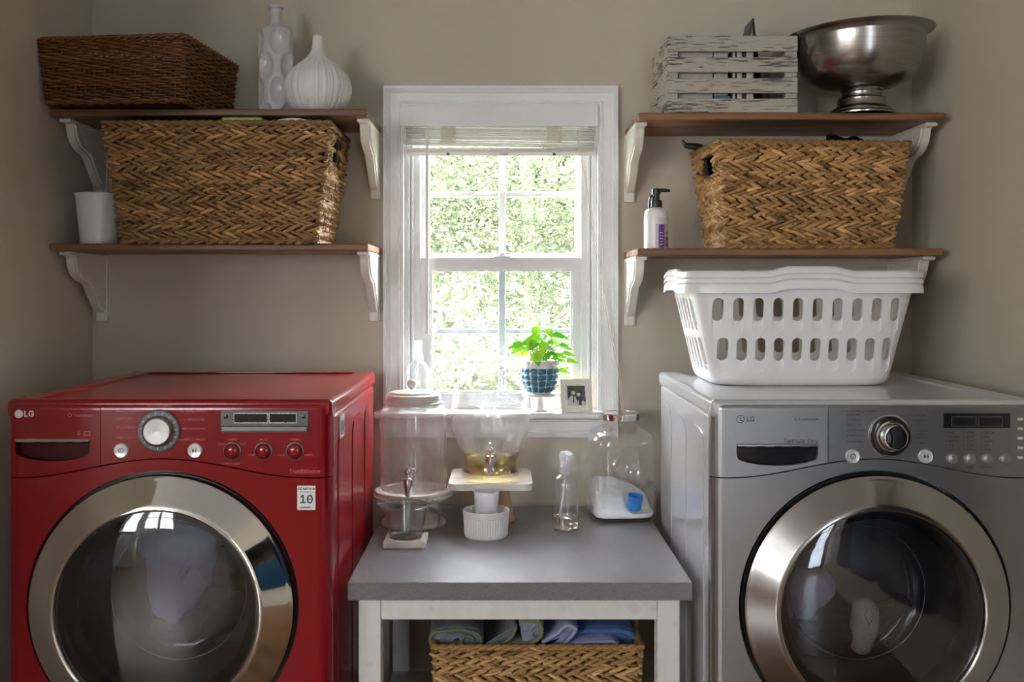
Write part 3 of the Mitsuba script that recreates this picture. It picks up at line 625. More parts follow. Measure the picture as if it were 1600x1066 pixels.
laundry('shirt', 'black shirt heaped at the bottom behind the dark dryer glass', 'shirt', [(x - .06, y + .21, z - .14), (x + .05, y + .2, z - .12), (x + .13, y + .22, z - .09)], [.045, .05, .04], (34, 30, 36), 9)
laundry('sock', 'pale grey sock hanging down behind the dark dryer glass', 'sock', [(x + .035, y + .155, z - .06), (x + .03, y + .155, z - .13)], [.013, .015], (150, 146, 140), 10)

# ------------------------------------------------------------------ shelves on brackets
def bracket_profile():
    up = spl([(.232, .012), (.226, .020), (.222, .034), (.208, .056), (.184, .072), (.160, .080), (.138, .083)], 14)
    lo = spl([(.138, .083), (.126, .088), (.110, .100), (.094, .118), (.074, .135), (.060, .148), (.046, .160), (.036, .166)], 14)
    return [(0, 0), (.25, 0), (.253, .004), (.25, .010), (.243, .012)] + up.tolist() + lo.tolist()[1:] + [(.020, .170), (.018, .196), (0, .196)]
BP = sg.Polygon(bracket_profile()).buffer(0)
def bracket(parent, xc, zt):
    w = .0165
    def poly(q, inset=0): return sg.Polygon([(YW - .001 - d, zt - h) for d, h in q.exterior.coords])
    core = sg.Polygon([(d, h) for d, h in BP.exterior.coords])
    inner = core.buffer(-.009)
    inner = max(getattr(inner, 'geoms', [inner]), key=lambda g: g.area)
    arm = sg.box(YW - .258, zt - .011, YW - .001, zt - .0005)
    plate = sg.box(YW - .0125, zt - .196, YW - .001, zt - .02)
    b = MB()
    b.add(plate_side(poly(core), xc - w * .62, xc + w * .62)); b.add(plate_side(poly(inner), xc - w * .86, xc + w * .86))
    b.add(cbox(xc - w, xc + w, YW - .258, YW - .001, zt - .0105, zt - .0003, .0025)); b.add(cbox(xc - w, xc + w, YW - .012, YW - .001, zt - .196, zt - .011, .0015))
    k = obj('bracket', b, 'm_cream', parent, 20)
    obj('screw', join(lathe_front([(.0042, 0), (.0035, .0012), (0, .0012)], 14, (xc, YW - .012, zt - .186)), cbox(xc - .0025, xc + .0025, YW - .0136, YW - .013, zt - .1866, zt - .1854, 0)), 'm_dark_metal', k)
def shelf(label, x0, x1, zt, xb, group):
    t = thing('wall_shelf', label, 'shelf', group)
    obj('board', rbox(x0, x1, 2.66, YW - .001, zt - .0195, zt, .004, 12), 'm_shelf', t)
    for x in xb: bracket(t, x, zt - .0195)
    return t
ZU, ZL, ZUR, ZLR = 1.697, 1.338, 1.687, 1.325
shelf('upper brown wood shelf on white scroll brackets, left of the window', -1.207, -.3598, ZU, (-1.180, -.376), None)
shelf('lower brown wood shelf on white scroll brackets, left of the window', -1.207, -.358, ZL, (-1.180, -.376), None)
shelf('upper brown wood shelf on white scroll brackets, right of the window', .3632, 1.182, ZUR, (.3745, 1.158), None)
shelf('lower brown wood shelf on white scroll brackets, right of the window', .3598, 1.176, ZLR, (.3745, 1.152), None)

# ------------------------------------------------------------------ braided water hyacinth baskets
def hyacinth(name, label, cx, yf, z0, wt, wb, dt, db, h, rz, rows, seed, tones, holes=True, lean=0.0):
    """wt, wb: widths at top and bottom; dt, db: depths; yf: where the middle of the front's top stands"""
    r = np.random.default_rng(seed)
    t_ = thing(name, label, 'basket')
    cy = yf + dt / 2
    def fin(v): return move(v, (cx, cy, z0), rz)
    def half(u): return (wb + (wt - wb) * u) / 2, (db + (dt - db) * u) / 2
    def at(s, u, corner=.022):
        """point and outward normal at the fraction s of the outline, from the front's middle round to the right"""
        w, d = half(u); L = [w, 2 * d, 2 * w, 2 * d, w]; tot = 4 * (w + d); q = (s % 1.0) * tot
        P = [((0, -d), (1, 0)), ((w, -d), (0, 1)), ((w, d), (-1, 0)), ((-w, d), (0, -1)), ((-w, -d), (1, 0))]
        for (p, dr), l in zip(P, L):
            if q <= l + 1e-9: break
            q -= l
        p = np.array(p, float) + np.array(dr, float) * q; dr = np.array(dr, float)
        e0 = q if l != w or p[0] > 0 else 1; 
        return p, dr
    hw_t, hd_t = half(1); hw_b, hd_b = half(0)
    hole_z0, hole_z1, hole_y = h * .74, h * .92, .045
    body = loft([sring(0, hw_b - .012, hd_b - .012, 14, 48), sring(h - .004, hw_t - .012, hd_t - .012, 14, 48)])
    cav = loft([sring(.008, hw_b - .018, hd_b - .018, 14, 48), sring(h + .02, hw_t - .017, hd_t - .017, 14, 48)])
    man = to_man(body) - to_man(cav)
    if holes: man = man - to_man(rbox(-1, 1, -hole_y, hole_y, hole_z0, hole_z1, .012, 10))
    obj('liner', fin(man), 'm_dark_straw', t_)
    rh = h / rows; base = np.array(tones[0]); alt = np.array(tones[1])
    for i in range(rows):
        u = (i + .5) / rows; zc = (i + .5) * rh; w, d = half(u); tot = 4 * (w + d)
        step = .0300; n = int(tot / step); b = MB(); b2 = MB(); cut = holes and hole_z0 - .008 < zc < hole_z1 + .006; sgn = -1 if (seed + i) % 4 else 1
        rowtone = r.uniform(.86, 1.1); off = r.uniform(0, 1)
        for k in range(n):
            for v in (-1, 1):
                p, dr = at((k + off + r.uniform(-.12, .12) + (.5 if v > 0 else 0) * .3) / n, u)
                nrm = np.array([dr[1], -dr[0]])
                if holes and abs(p[0]) > w - .02 and abs(p[1]) < hole_y + .012 and hole_z0 - .008 < zc < hole_z1 + .006: continue
                # keep strands from sticking out past the corners
                if abs(dr[0]) > .5: p[0] = np.clip(p[0], -w + .019, w - .019)
                else: p[1] = np.clip(p[1], -d + .019, d - .019)
                a = sgn * v * math.radians(r.uniform(15, 24))
                sv, sf = blob(.0235 * r.uniform(.85, 1.2), rh * .29 * r.uniform(.85, 1.15), .0080, 6, 4)
                T3 = np.array([dr[0], dr[1], 0]); N3 = np.array([nrm[0], nrm[1], 0]); U3 = np.array([0, 0, 1.0])
                A = math.cos(a) * T3 + math.sin(a) * U3; B = -math.sin(a) * T3 + math.cos(a) * U3
                yw = sgn * r.uniform(.08, .22); A = A + yw * N3; 
                q = sv[:, :1] * A + sv[:, 1:2] * B + sv[:, 2:] * N3
                tilt = (u - .5) * 0
                q = q + np.array([p[0], p[1], zc + v * rh * .23]) - N3 * .0075 + N3 * r.uniform(-.0015, .002)
                g = r.random(); col = (base * (1 - g) + alt * g) * rowtone * r.uniform(.72, 1.25)
                if r.random() < .07: col = col * 1.35
                if r.random() < .08: col = col * .55
                vv, ff = vf(fin((q, sf))); 
                (b2 if cut and p[1] > 0 else b).add((vv, ff), np.clip(col, 0, 1))
        obj('woven_row', b, 'm_straw', t_, True)
        if cut: obj('woven_row', b2, 'm_straw', t_, True)
    for nm, zz, hw, hd in (('rim', h + .0005, hw_t, hd_t), ('base_braid', .007, hw_b, hd_b)):
        pts = []
        for s in np.linspace(0, 1, 241)[:-1]:
            u = 1 if nm == 'rim' else 0; p, dr = at(s, u); pts.append([p[0] - .006 * dr[1], p[1] + .006 * dr[0], zz])
        pts = np.array(pts); b = MB()
        for ph in (0, math.pi):
            s = np.arange(240) * 2 * np.pi / 6
            n2 = np.stack([np.roll(pts, -1, 0)[:, 1] - pts[:, 1], -(np.roll(pts, -1, 0)[:, 0] - pts[:, 0])], 1); n2 /= np.linalg.norm(n2, axis=1, keepdims=True) + 1e-9
            q = pts.copy(); q[:, :2] += n2 * (np.cos(s + ph) * .003)[:, None]; q[:, 2] += np.sin(s + ph) * .003
            m = fin(tube(q, .0058, 6, closed=True, cap=False)); c = (base * .95)[None] * r.uniform(.75, 1.15, (len(m.vertices), 1))
            b.add(m, c)
        obj(nm, b, 'm_straw', t_, True)
    return t_, cy
LB, _ = hyacinth('hyacinth_basket', 'large grey brown braided basket on the lower shelf left of the window', -.748, 2.603, ZL, .604, .520, .330, .275, .312, 0, 16, 11, (lin(128, 96, 59), lin(176, 138, 90)))
RB, _ = hyacinth('hyacinth_basket', 'large golden brown braided basket on the lower shelf right of the window', .820, 2.650, ZLR, .530, .464, .265, .215, .281, math.radians(4.5), 13, 22, (lin(146, 110, 67), lin(194, 152, 100)))
# things showing above the rims
gb = MB(); pv, pf = vf(rbox(-.055, .055, -.011, .011, 0, .325, .006, 10)); pv[:, 1] -= .055 * pv[:, 2] / .325
gb.add(move((pv, pf), (-.690, 2.707, ZL + .010)), lin(112, 148, 40))
k = thing('pouch', 'bright green pouch rising above the rim of the left braided basket', 'pouch'); obj('body', gb, 'm_satin', k, True)
k = thing('tub', 'round white tub lid just showing above the rim of the left braided basket', 'tub')
obj('body', lathe([(0, .15), (.034, .15), (.038, .156), (.049, .235), (.050, .27), (.049, .275)], 32, (-.560, 2.685, ZL + .026)), 'm_white_plastic', k); obj('lid', lathe([(.0515, 0), (.0525, .004), (.0525, .020), (.045, .032), (.02, .038), (0, .039)], 32, (-.560, 2.685, ZL + .298)), 'm_white_plastic', k)
k = thing('cloth', 'red and black cloth bunched at the top of the right braided basket', 'cloth')
rr = np.random.default_rng(3); b = MB()
m = Manifold.batch_hull([Manifold.sphere(q, 16).translate(p) for p, q in (((.86, 2.76, ZLR + .09), .06), ((.94, 2.735, ZLR + .282), .022), ((.90, 2.725, ZLR + .290), .018), ((.985, 2.735, ZLR + .276), .018), ((.98, 2.78, ZLR + .1), .06))]).refine_to_length(.012)
v, f = vf(m); d = meshkit.fbm(v * 30, 3, 2) - .5; v = v + trimesh.Trimesh(v, f, process=False).vertex_normals * d[:, None] * .035
cc = np.where((meshkit.noise(v * 38, 9) > .46)[:, None], lin(120, 14, 24), lin(20, 18, 24)); b.add((v, f), cc); obj('folds', b, 'm_cloth', k, True)
k = thing('hand_tool', 'black plastic tool handle poking out behind the right braided basket', 'tool')
obj('handle', join(tube(spl([(.66, 2.84, ZLR + .06), (.60, 2.86, ZLR + .25), (.572, 2.862, ZLR + .294), (.550, 2.862, ZLR + .300), (.522, 2.862, ZLR + .302)], 24), [.008] * 12 + list(np.linspace(.008, .011, 8)) + [.011, .010, .009, .006], 10), tube(spl([(.530, 2.862, ZLR + .302), (.520, 2.862, ZLR + .310), (.515, 2.862, ZLR + .320)], 8), np.linspace(.007, .003, 8), 8)), 'm_black', k)

# ------------------------------------------------------------------ dark wicker tray basket
def wicker():
    t_ = thing('wicker_basket', 'dark brown wicker tray basket overhanging the upper shelf left of the window', 'basket')
    r = np.random.default_rng(8); rz = math.radians(-6.0); h = .163; wt, wb, dt, db = .394, .365, .352, .325
    cx, cy, z0 = -.990, 2.755, ZU + .0005
    def fin(v): return move(v, (cx, cy, z0), rz)
    N = 260
    def ring(u, n=N):
        w, d = (wb + (wt - wb) * u) / 2, (db + (dt - db) * u) / 2
        q = np.linspace(0, 4 * (w + d), n + 1)[:-1]; c = [(-w, -d), (w, -d), (w, d), (-w, d), (-w, -d)]
        L = np.r_[0, np.cumsum([2 * w, 2 * d, 2 * w, 2 * d])]; P = np.array(c, float)
        return np.stack([np.interp(q, L, P[:, 0]), np.interp(q, L, P[:, 1])], 1)
    def outn(p):
        tt = np.roll(p, -1, 0) - np.roll(p, 1, 0); n = np.stack([tt[:, 1], -tt[:, 0]], 1); return n / (np.linalg.norm(n, axis=1, keepdims=True) + 1e-9)
    rows = 27; b = MB(); a = np.array(lin(112, 70, 32)); c2 = np.array(lin(64, 38, 20))
    for i in range(rows):
        u = (i + .5) / rows; p = ring(u); n = outn(p); s = np.arange(N)
        wob = .0052 * np.cos(s * np.pi / 5 + np.pi * i); dz = .0012 * np.sin(s * .13 + i * 1.7) + .0018 * np.sin(s * .031 + i * .9)
        q = np.column_stack([p + n * wob[:, None], h * u + dz + .002])
        m = fin(tube(q, .0040, 5, closed=True, cap=False)); col = (a * r.uniform(.6, 1.15) if r.random() < .75 else c2)
        k = np.repeat(.75 + .5 * meshkit.noise(np.column_stack([s * .06, s * 0 + i, s * 0]), 4), 5)[:, None]
        b.add(m, col[None] * k)
    obj('woven_side', b, 'm_wicker', t_, True, kind='stuff')
    b = MB()
    p0, p1 = ring(0), ring(1)
    for i in range(0, N, 5):
        m = fin(tube([[*p0[i], .002], [*(.5 * (p0[i] + p1[i])), h * .5], [*p1[i], h]], .0024, 5)); b.add(m, a * r.uniform(.6, 1.1))
    obj('stake', b, 'm_wicker', t_, True, kind='stuff')
    b = MB(); p = ring(1.0); n = outn(p); s = np.arange(N)
    for ph in (0, 2.1, 4.2):
        q = np.column_stack([p + n * (.005 * np.cos(s * .55 + ph))[:, None], h + .004 + .005 * np.sin(s * .55 + ph)]); b.add(fin(tube(q, .0042, 6, closed=True, cap=False)), a * r.uniform(.6, .95))
    obj('rim', b, 'm_wicker', t_, True)
    b = MB(); p = ring(0.0); n = outn(p)
    for ph in (0, 3.14):
        q = np.column_stack([p + n * (.003 * np.cos(s * .5 + ph))[:, None], .005 + .004 * np.sin(s * .5 + ph)]); b.add(fin(tube(q, .004, 6, closed=True, cap=False)), a * r.uniform(.6, .9))
    for ph in range(24):
        x = -wb / 2 + wb * (ph + .5) / 24; b.add(fin(tube([[x, -db / 2, .005], [x, db / 2, .005]], .004, 5)), c2 * r.uniform(.6, 1))
    obj('base', b, 'm_wicker', t_, True)
    obj('floor_panel', fin(cbox(-wb / 2 + .004, wb / 2 - .004, -db / 2 + .004, db / 2 - .004, .003, .008, 0)), 'm_dark_straw', t_)
wicker()

# ------------------------------------------------------------------ vases and pot on the left
k = thing('dimpled_vase', 'tall white vase with scooped oval dimples and a thin neck', 'vase')
x0, y0 = X(431, 2.78), 2.78
man = Manifold.batch_hull([Manifold.cylinder(.001, rr_, rr_, 40).scale((1, .72, 1)).translate((0, 0, z_)) for rr_, z_ in ((.044, 0), (.047, .006), (.049, .12), (.049, .226), (.044, .240), (.030, .248))])
a_ = [(.205, 0), (.136, .5), (.067, 0), (-.002, .5)]
for z_, o in a_:
    for j in range(5):
        g = (j + o) * 2 * math.pi / 5 - math.pi / 2 + .15
        man = man - Manifold.sphere(1, 40).scale((.032, .032, .048)).rotate((0, 0, math.degrees(g))).translate((.0675 * math.cos(g), .0540 * math.sin(g), z_))
obj('body', move(man, (x0, y0, ZU), .12), 'm_vase', k, 40)
obj('neck', lathe(spl([(.030, .243), (.020, .252), (.0165, .262), (.0155, .285), (.0165, .297), (.022, .301), (.0225, .306), (.020, .308), (.012, .307), (.011, .28)], 28), 32, (x0, y0, ZU)), 'm_vase', k, 40)
k = thing('garlic_vase', 'round matte white ribbed vase with a short narrow neck', 'vase')
rs = np.random.default_rng(4); amp = rs.uniform(0, 1, 60)
def ribs(r, z, a):
    s = sum(np.sin(a * n_ + rs2) * w_ for n_, rs2, w_ in ((31, .3, .5), (53, 1.1, .35), (17, 2.0, .5), (71, .4, .25)))
    return r * (1 + .016 * s * min(1, r / .05))
obj('body', lathe(spl([(0, 0), (.045, 0), (.062, .008), (.083, .036), (.0915, .070), (.083, .103), (.058, .132), (.034, .152), (.020, .172), (.0155, .192), (.0145, .213), (.013, .2155), (.010, .213), (.009, .17)], 70), 240, (X(497, 2.745), 2.745, ZU), ribs), 'm_matte_white', k, 60)
k = thing('flower_pot', 'plain white metal pot with two ridges on the lower left shelf', 'pot')
obj('body', lathe([(0, .002), (.046, .002), (.0475, .0), (.0485, .003), (.054, .060), (.0557, .078), (.0562, .080), (.0560, .082), (.0578, .097), (.0584, .099), (.0582, .101), (.0618, .134), (.0635, .136), (.064, .138), (.0625, .1395), (.0605, .138), (.054, .06), (.047, .006), (0, .006)], 64, (X(155, 2.74), 2.74, ZL)), 'm_white_plastic', k, 40)

# ------------------------------------------------------------------ whitewashed crate with its contents
k = thing('wooden_crate', 'distressed whitewashed wooden slat crate on the upper right shelf', 'crate')
cx0, cx1, cy0, cy1, cz = X(1043, 2.662), X(1247, 2.662), 2.664, 2.93, ZUR
H = .206
for a_, b_, za, zb_ in ((174, 151.5, 0, 0), (143, 119, 0, 0), (110, 86, 0, 0), (77, 52, 0, 0)):
    z1 = cz + (174 - b_) / 122 * H; z0 = cz + (174 - a_) / 122 * H + .0006
    for yy in ((cy0, cy0 + .009), (cy1 - .009, cy1)):
        obj('slat', cbox(cx0, cx1, *yy, z0, z1, .0015), 'm_whitewash', k)
for xa, xb_ in ((cx0, cx0 + .012), (cx1 - .012, cx1)):
    sd = sg.box(cy0 + .0095, cz + .001, cy1 - .0095, cz + H - .002).difference(capsule2((cy0 + cy1) / 2, cz + H * .70, .085, .03))
    obj('end_board', plate_side(sd, xa, xb_), 'm_whitewash', k)
    xi = xa + .012 if xa == cx0 else xa - .018
    for yy in (cy0 + .0095, cy1 - .0275): obj('corner_post', cbox(*sorted((xi, xi + .018)), yy, yy + .018, cz + .001, cz + H - .004, .001), 'm_whitewash', k)
obj('bottom', cbox(cx0 + .012, cx1 - .012, cy0 + .01, cy1 - .01, cz + .0005, cz + .006, 0), 'm_pale_wood', k)
def block(name, label, cat, x0, x1, y0, y1, z0, z1, col, group=None, edge=None):
    t = thing(name, label, cat, group); b = MB(); b.add(cbox(x0, x1, y0, y1, z0, z1, .002), lin(*col)); obj('cover' if cat == 'book' else 'body', b, 'm_paint', t, True)
    if edge:
        e = MB(); e.add(cbox(x0 + .003, x1 - .003, y0 - .0008, y0 + .002, z0 + .003, z1 - .003, 0), lin(*edge)); obj('pages', e, 'm_paint', t, True)
zc = cz + .0065
block('storage_box', 'wide pale box seen through the gaps of the whitewashed crate', 'box', cx0 + .034, cx0 + .128, cy0 + .03, cy1 - .03, zc, zc + .165, (176, 172, 160))
block('book', 'teal book standing in the whitewashed crate', 'book', cx0 + .131, cx0 + .176, cy0 + .03, cy1 - .05, zc, zc + .045, (66, 118, 122))
block('notebook', 'pale notebook lying on the teal book in the crate', 'notebook', cx0 + .131, cx0 + .170, cy0 + .035, cy1 - .05, zc + .0455, zc + .172, (190, 188, 178))
for i, (a_, w_, c_, what) in enumerate(((.178, .013, (40, 40, 44), 'dark grey'), (.193, .015, (196, 194, 186), 'white'), (.210, .006, (52, 50, 50), 'black'), (.218, .020, (186, 184, 176), 'wide cream'))):
    block('book', f'{what} book upright in the whitewashed crate', 'book', cx0 + a_, cx0 + a_ + w_, cy0 + .03, cy1 - .06, zc, zc + .17, c_, None, (200, 196, 184))
t = thing('card', 'dark grey folded card whose peak rises above the whitewashed crate', 'card')
xa = X(1176, 2.74); zt = Z(29, 2.74)
b = MB()
for s, col in ((-1, (128, 124, 114)), (1, (70, 64, 58))):
    q = np.array([[xa, 2.73 + .03 * (s > 0), zt], [xa + s * .085 - (.0 if s < 0 else .048), 2.745, zc], [xa + s * .085 - (.0 if s < 0 else .048), 2.80, zc], [xa, 2.80, zt]])
b2 = MB()
p = sg.Polygon([(xa - .068, zc), (xa - .064, zc), (xa + .001, zt - .006), (xa + .028, zc), (xa + .033, zc), (xa + .002, zt), (xa - .001, zt)])
b2.add(plate_front(p, 2.735, .085), lin(78, 72, 66)); b2.add(plate_front(sg.Polygon([(xa - .064, zc), (xa + .001, zt - .006), (xa + .004, zc)]), 2.742, .002), lin(136, 132, 122))
obj('sheet', b2, 'm_paint', t, True)

# ------------------------------------------------------------------ silver bowl
k = thing('pedestal_bowl', 'large tarnished silver pedestal bowl beside the whitewashed crate', 'bowl')
bx, by = .975, 2.712
prof = spl([(.052, .068), (.075, .071), (.110, .081), (.140, .101), (.157, .130), (.166, .165), (.172, .200)], 30).tolist() + spl([(.1735, .206), (.178, .211), (.185, .214), (.1935, .2155), (.195, .2185), (.192, .2205), (.182, .219), (.170, .212), (.164, .190), (.154, .140), (.130, .103), (.09, .086), (0, .08)], 34).tolist()
mm = move(lathe(prof, 128, (0, 0, 0)), R=rot([0, 1, 0], math.radians(-2.0)))
obj('bowl', move(mm, (bx, by, ZUR + .001)), 'm_bowl', k, 40)
obj('stem', lathe(spl([(.056, .044), (.052, .047), (.0505, .052), (.051, .060), (.055, .066), (.057, .070), (.052, .073)], 20), 72, (bx, by, ZUR)), 'm_bowl', k, 40)
obj('foot', lathe([(.060, .004), (.075, .002), (.082, .0005), (.0855, .0), (.086, .004), (.083, .008), (.081, .009), (.0805, .013), (.074, .018), (.067, .021), (.064, .024), (.0625, .034), (.063, .042), (.061, .0455), (.056, .046), (.0, .046)], 96, (bx, by, ZUR)), 'm_bowl', k, 30)

# ------------------------------------------------------------------ pump bottle
k = thing('pump_bottle', 'white pump bottle with purple label and black pump head', 'bottle')
px_, py_ = X(1025, 2.76), 2.76
obj('bottle', lathe([(0, 0)] + spl([(.028, 0), (.0325, .003), (.0335, .010), (.0335, .092), (.0315, .104), (.024, .113), (.0145, .117), (.0135, .119)], 30).tolist() + [(.0135, .124), (0, .124)], 48, (px_, py_, ZLR)), 'm_white_plastic', k, 40)
obj('collar', lathe([(.0165, .117), (.0165, .133), (.0155, .136), (.010, .137), (.0095, .152), (.0125, .153), (.0125, .166), (.011, .169), (0, .170)], 28, (px_, py_, ZLR)), 'm_black', k)
obj('spout', join(tube([(px_, py_, ZLR + .163), (px_ + .020, py_ - .004, ZLR + .1645), (px_ + .038, py_ - .006, ZLR + .1625)], [.006, .005, .0035], 10), tube([(px_ - .008, py_, ZLR + .150), (px_ - .016, py_, ZLR + .147), (px_ - .019, py_, ZLR + .128), (px_ - .019, py_, ZLR + .116)], .0028, 8)), 'm_black', k)
def wrap(a0, a1, z0, z1, r, n=16):
    a = np.linspace(a0, a1, n); v = np.vstack([np.stack([px_ + r * np.cos(a), py_ + r * np.sin(a), np.full(n, ZLR + z)], 1) for z in (z0, z1)]); i = np.arange(n - 1)
    return (v, np.vstack([np.stack([i, i + 1, i + 1 + n], 1), np.stack([i, i + 1 + n, i + n], 1)]))
D = math.radians
b = MB(); b.add(wrap(D(-100), D(-12), .002, .070, .0337), lin(196, 190, 200)); b.add(wrap(D(-90), D(-20), .070, .088, .0337), lin(214, 214, 216))
lb = obj('label', b, 'm_satin', k, True)
b = MB(); b.add(wrap(D(-86), D(-56), .004, .068, .0340), lin(104, 66, 138)); b.add(wrap(D(-54), D(-20), .036, .066, .0340), lin(212, 180, 158)); b.add(wrap(D(-54), D(-20), .004, .034, .0340), lin(150, 112, 156))
for i in range(5): b.add(wrap(D(-82), D(-64), .012 + .008 * i, .0145 + .008 * i, .0342, 6), lin(206, 196, 214))
for i in range(3): b.add(wrap(D(-46), D(-36), .010 + .016 * i, .016 + .016 * i, .0342, 6), lin(92, 52, 104))
obj('label_print', b, 'm_satin', lb, True)

# ------------------------------------------------------------------ three nested laundry baskets on the dryer
def laundry_basket(label, cx, cy, z0, seed, rimdrop):
    t_ = thing('laundry_basket', label, 'laundry basket', None)
    Hh = .247; bw, bd, tw, td = .222, .150, .280, .188; th = .0028
    def R(z, o): u = z / Hh; return bw + (tw - bw) * u - o, bd + (td - bd) * u - o
    def solid(o, zlo, zhi, rb):
        rings = []
        for z in [zlo + rb * (1 - math.cos(a)) for a in np.linspace(0, math.pi / 2, 6)] + [zhi]:
            w, d = R(z, o); s = rb * (1 - math.sqrt(max(0, 1 - ((zlo + rb - z) / rb) ** 2))) if z < zlo + rb else 0
            rings.append(sring(z, w - s, d - s, 5.5, 96))
        return to_man(loft(rings))
    outer = solid(0, 0, Hh, .022)
    m = outer - solid(th, th, Hh + .01, .02)
    def cap(cx_, w, h_, zc, ang, y0, y1): return plate_front(capsule2(cx_, zc, w, h_), y0, y1 - y0)
    cuts, dents = [], []
    for zc, hh in ((.174, .083), (.0775, .083)):
        sp = .0415 + .0085 * zc / Hh * 1.0
        for i in range(10):
            xh = (i - 4.5) * sp
            cuts.append(to_man(cap(xh, .0255, hh, zc, 0, -.4, .4)))
            pass
        for i in range(6):
            cuts.append(to_man(plate_side(capsule2((i - 2.5) * .040, zc, .022, .080), -.4, .4)))
    cut = Manifold.batch_boolean(cuts, manifold3d.OpType.Add)
    for xh, zc in dents:                    # a shallow scoop beneath each hole, pressed in from outside
        for s in (-1, 1):
            w, d = R(zc, 0)
            m = m - Manifold.sphere(1, 24).scale((.0135, .0062, .021)).translate((xh, s * (d + .0043), zc))
    m = m - cut
    obj('body', move(m, (cx, cy, z0)), 'm_white_plastic', t_, 35)
    n = 160; prof = [(.0, -.012), (.0, .0), (.006, .006), (.014, .007), (.020, .003), (.0225, -.004), (.0235, -rimdrop), (.0215, -rimdrop), (.0205, -.004), (.012, .002), (.004, -.004), (.0035, -.012)]
    w, d = R(Hh, 0); base = sring(Hh, w, d, 5.5, n)
    nx = np.roll(base, -1, 0) - np.roll(base, 1, 0); nn = np.stack([nx[:, 1], -nx[:, 0]], 1); nn /= np.linalg.norm(nn, axis=1, keepdims=True)
    def bump(p):
        b = .010 * np.clip((.105 - np.abs(p[:, 0])) / .05, 0, 1); b = b * b * (3 - .2 * b / .01) / 3 / .01 * 1.0
        s = np.clip((.105 - np.abs(p[:, 0])) / .055, 0, 1); s = s * s * (3 - 2 * s)
        q = np.clip((.10 - np.abs(p[:, 1])) / .05, 0, 1); q = q * q * (3 - 2 * q)
        return .0105 * s * (np.abs(p[:, 1]) > .1) + .007 * q * (np.abs(p[:, 0]) > .2)
    bz = bump(base); rings = []
    for o, z in prof:
        rings.append(np.column_stack([base[:, :2] + nn * o, base[:, 2] + z + bz * (1 if z > -.011 or o > .02 else 0)]))
    obj('rim', move(loft(rings, closed=True), (cx, cy, z0)), 'm_white_plastic', t_, 40)
LX, LY = X(1262, 2.40), 2.575
laundry_basket('bottom white plastic laundry basket of the nested stack on the dryer', LX, LY, MH - .0035, 1, .020)
laundry_basket('middle white plastic laundry basket of the nested stack on the dryer', LX, LY, MH + .0100, 2, .0095)
laundry_basket('top white plastic laundry basket of the nested stack on the dryer', LX, LY, MH + .0235, 3, .0095)

# ------------------------------------------------------------------ table, its basket and towels
ZT = .578
k = thing('side_table', 'low white painted table with speckled grey laminate top between the machines', 'table')
obj('tabletop', cbox(-.3366, .4131, 2.17, 2.93, ZT - .039, ZT, .0012), 'm_laminate', k)
for xa in (-.315, .340):
    for ya in (2.188, 2.86): obj('leg', cbox(xa, xa + .049, ya, ya + .049, 0, ZT - .0395, .002), 'm_table_paint', k)
obj('apron', cbox(-.2655, .3395, 2.190, 2.215, ZT - .0875, ZT - .0395, .0015), 'm_table_paint', k)
obj('apron', cbox(-.2655, .3395, 2.884, 2.908, ZT - .0875, ZT - .0395, .0015), 'm_table_paint', k)
for xa in (-.305, .361): obj('apron', cbox(xa, xa + .022, 2.2375, 2.8595, ZT - .0875, ZT - .0395, .0015), 'm_table_paint', k)
obj('lower_shelf', cbox(-.315, .389, 2.2375, 2.8595, .10, .122, .002), 'm_table_paint', k)
TB, tcy = hyacinth('hyacinth_basket', 'golden brown braided basket filled with towels under the grey table', .0795, 2.262, .1225, .486, .44, .335, .29, .279, 0, 15, 33, (lin(150, 114, 70), lin(192, 154, 100)), False)

def towel(label, curve, y0, y1, th, col, hemcol, seed, n=90, hem_w=0.0):
    """a folded towel: the ribbon's section in (x, z), drawn out along y"""
    t_ = thing('folded_towel', label, 'towel', None)
    c = spl(curve, n); tt = np.gradient(c, axis=0); tt /= np.linalg.norm(tt, axis=1, keepdims=True); nn = np.stack([-tt[:, 1], tt[:, 0]], 1)
    sec_ = np.vstack([c + nn * th / 2, (c - nn * th / 2)[::-1]]); M_ = len(sec_)
    K = 14; ys = np.linspace(y0, y1, K); rings = []
    for j, y in enumerate(ys):
        w = meshkit.fbm(np.column_stack([sec_ * 22, np.full(M_, y * 12)]), 3, seed) - .5
        w2 = meshkit.fbm(np.column_stack([sec_ * 22, np.full(M_, y * 12)]), 3, seed + 7) - .5
        e = .002 if j in (0, K - 1) else 0
        mid = np.vstack([c, c[::-1]]); q = mid + (sec_ - mid) * (1 - (.5 if e else 0))
        rings.append(np.column_stack([q[:, 0] + w * .008, np.full(M_, y + (.003 if j == 0 else 0)) , q[:, 1] + w2 * .010]))
    b = MB(); m = loft(rings[::-1]); 
    cc = np.array(lin(*col)) * (.86 + .28 * meshkit.noise(m.vertices * 400, seed))[:, None]
    b.add(m, cc); obj('cloth', b, 'm_cloth', t_, True)
    h = MB(); r0 = rings[0][:n]; r1 = rings[0][n:][::-1]; mid = (r0 + r1) / 2
    h.add(tube(mid - [0, .004, 0], th * .42, 8), lin(*hemcol)); obj('hem', h, 'm_cloth', t_, True)
    return t_
def tp(px, py, Y=2.32): return (X(px, Y), Z(py, Y))
zz = .30
towel('grey towel with olive hem rolled up at the left of the basket under the table', [tp(692, 1008), tp(672, 996), tp(680, 984), tp(712, 980), tp(745, 986), tp(752, 998), tp(742, 1008), tp(726, 1006), tp(722, 996), tp(732, 990), tp(741, 996)], 2.30, 2.56, .010, (112, 118, 126), (104, 106, 84), 1)
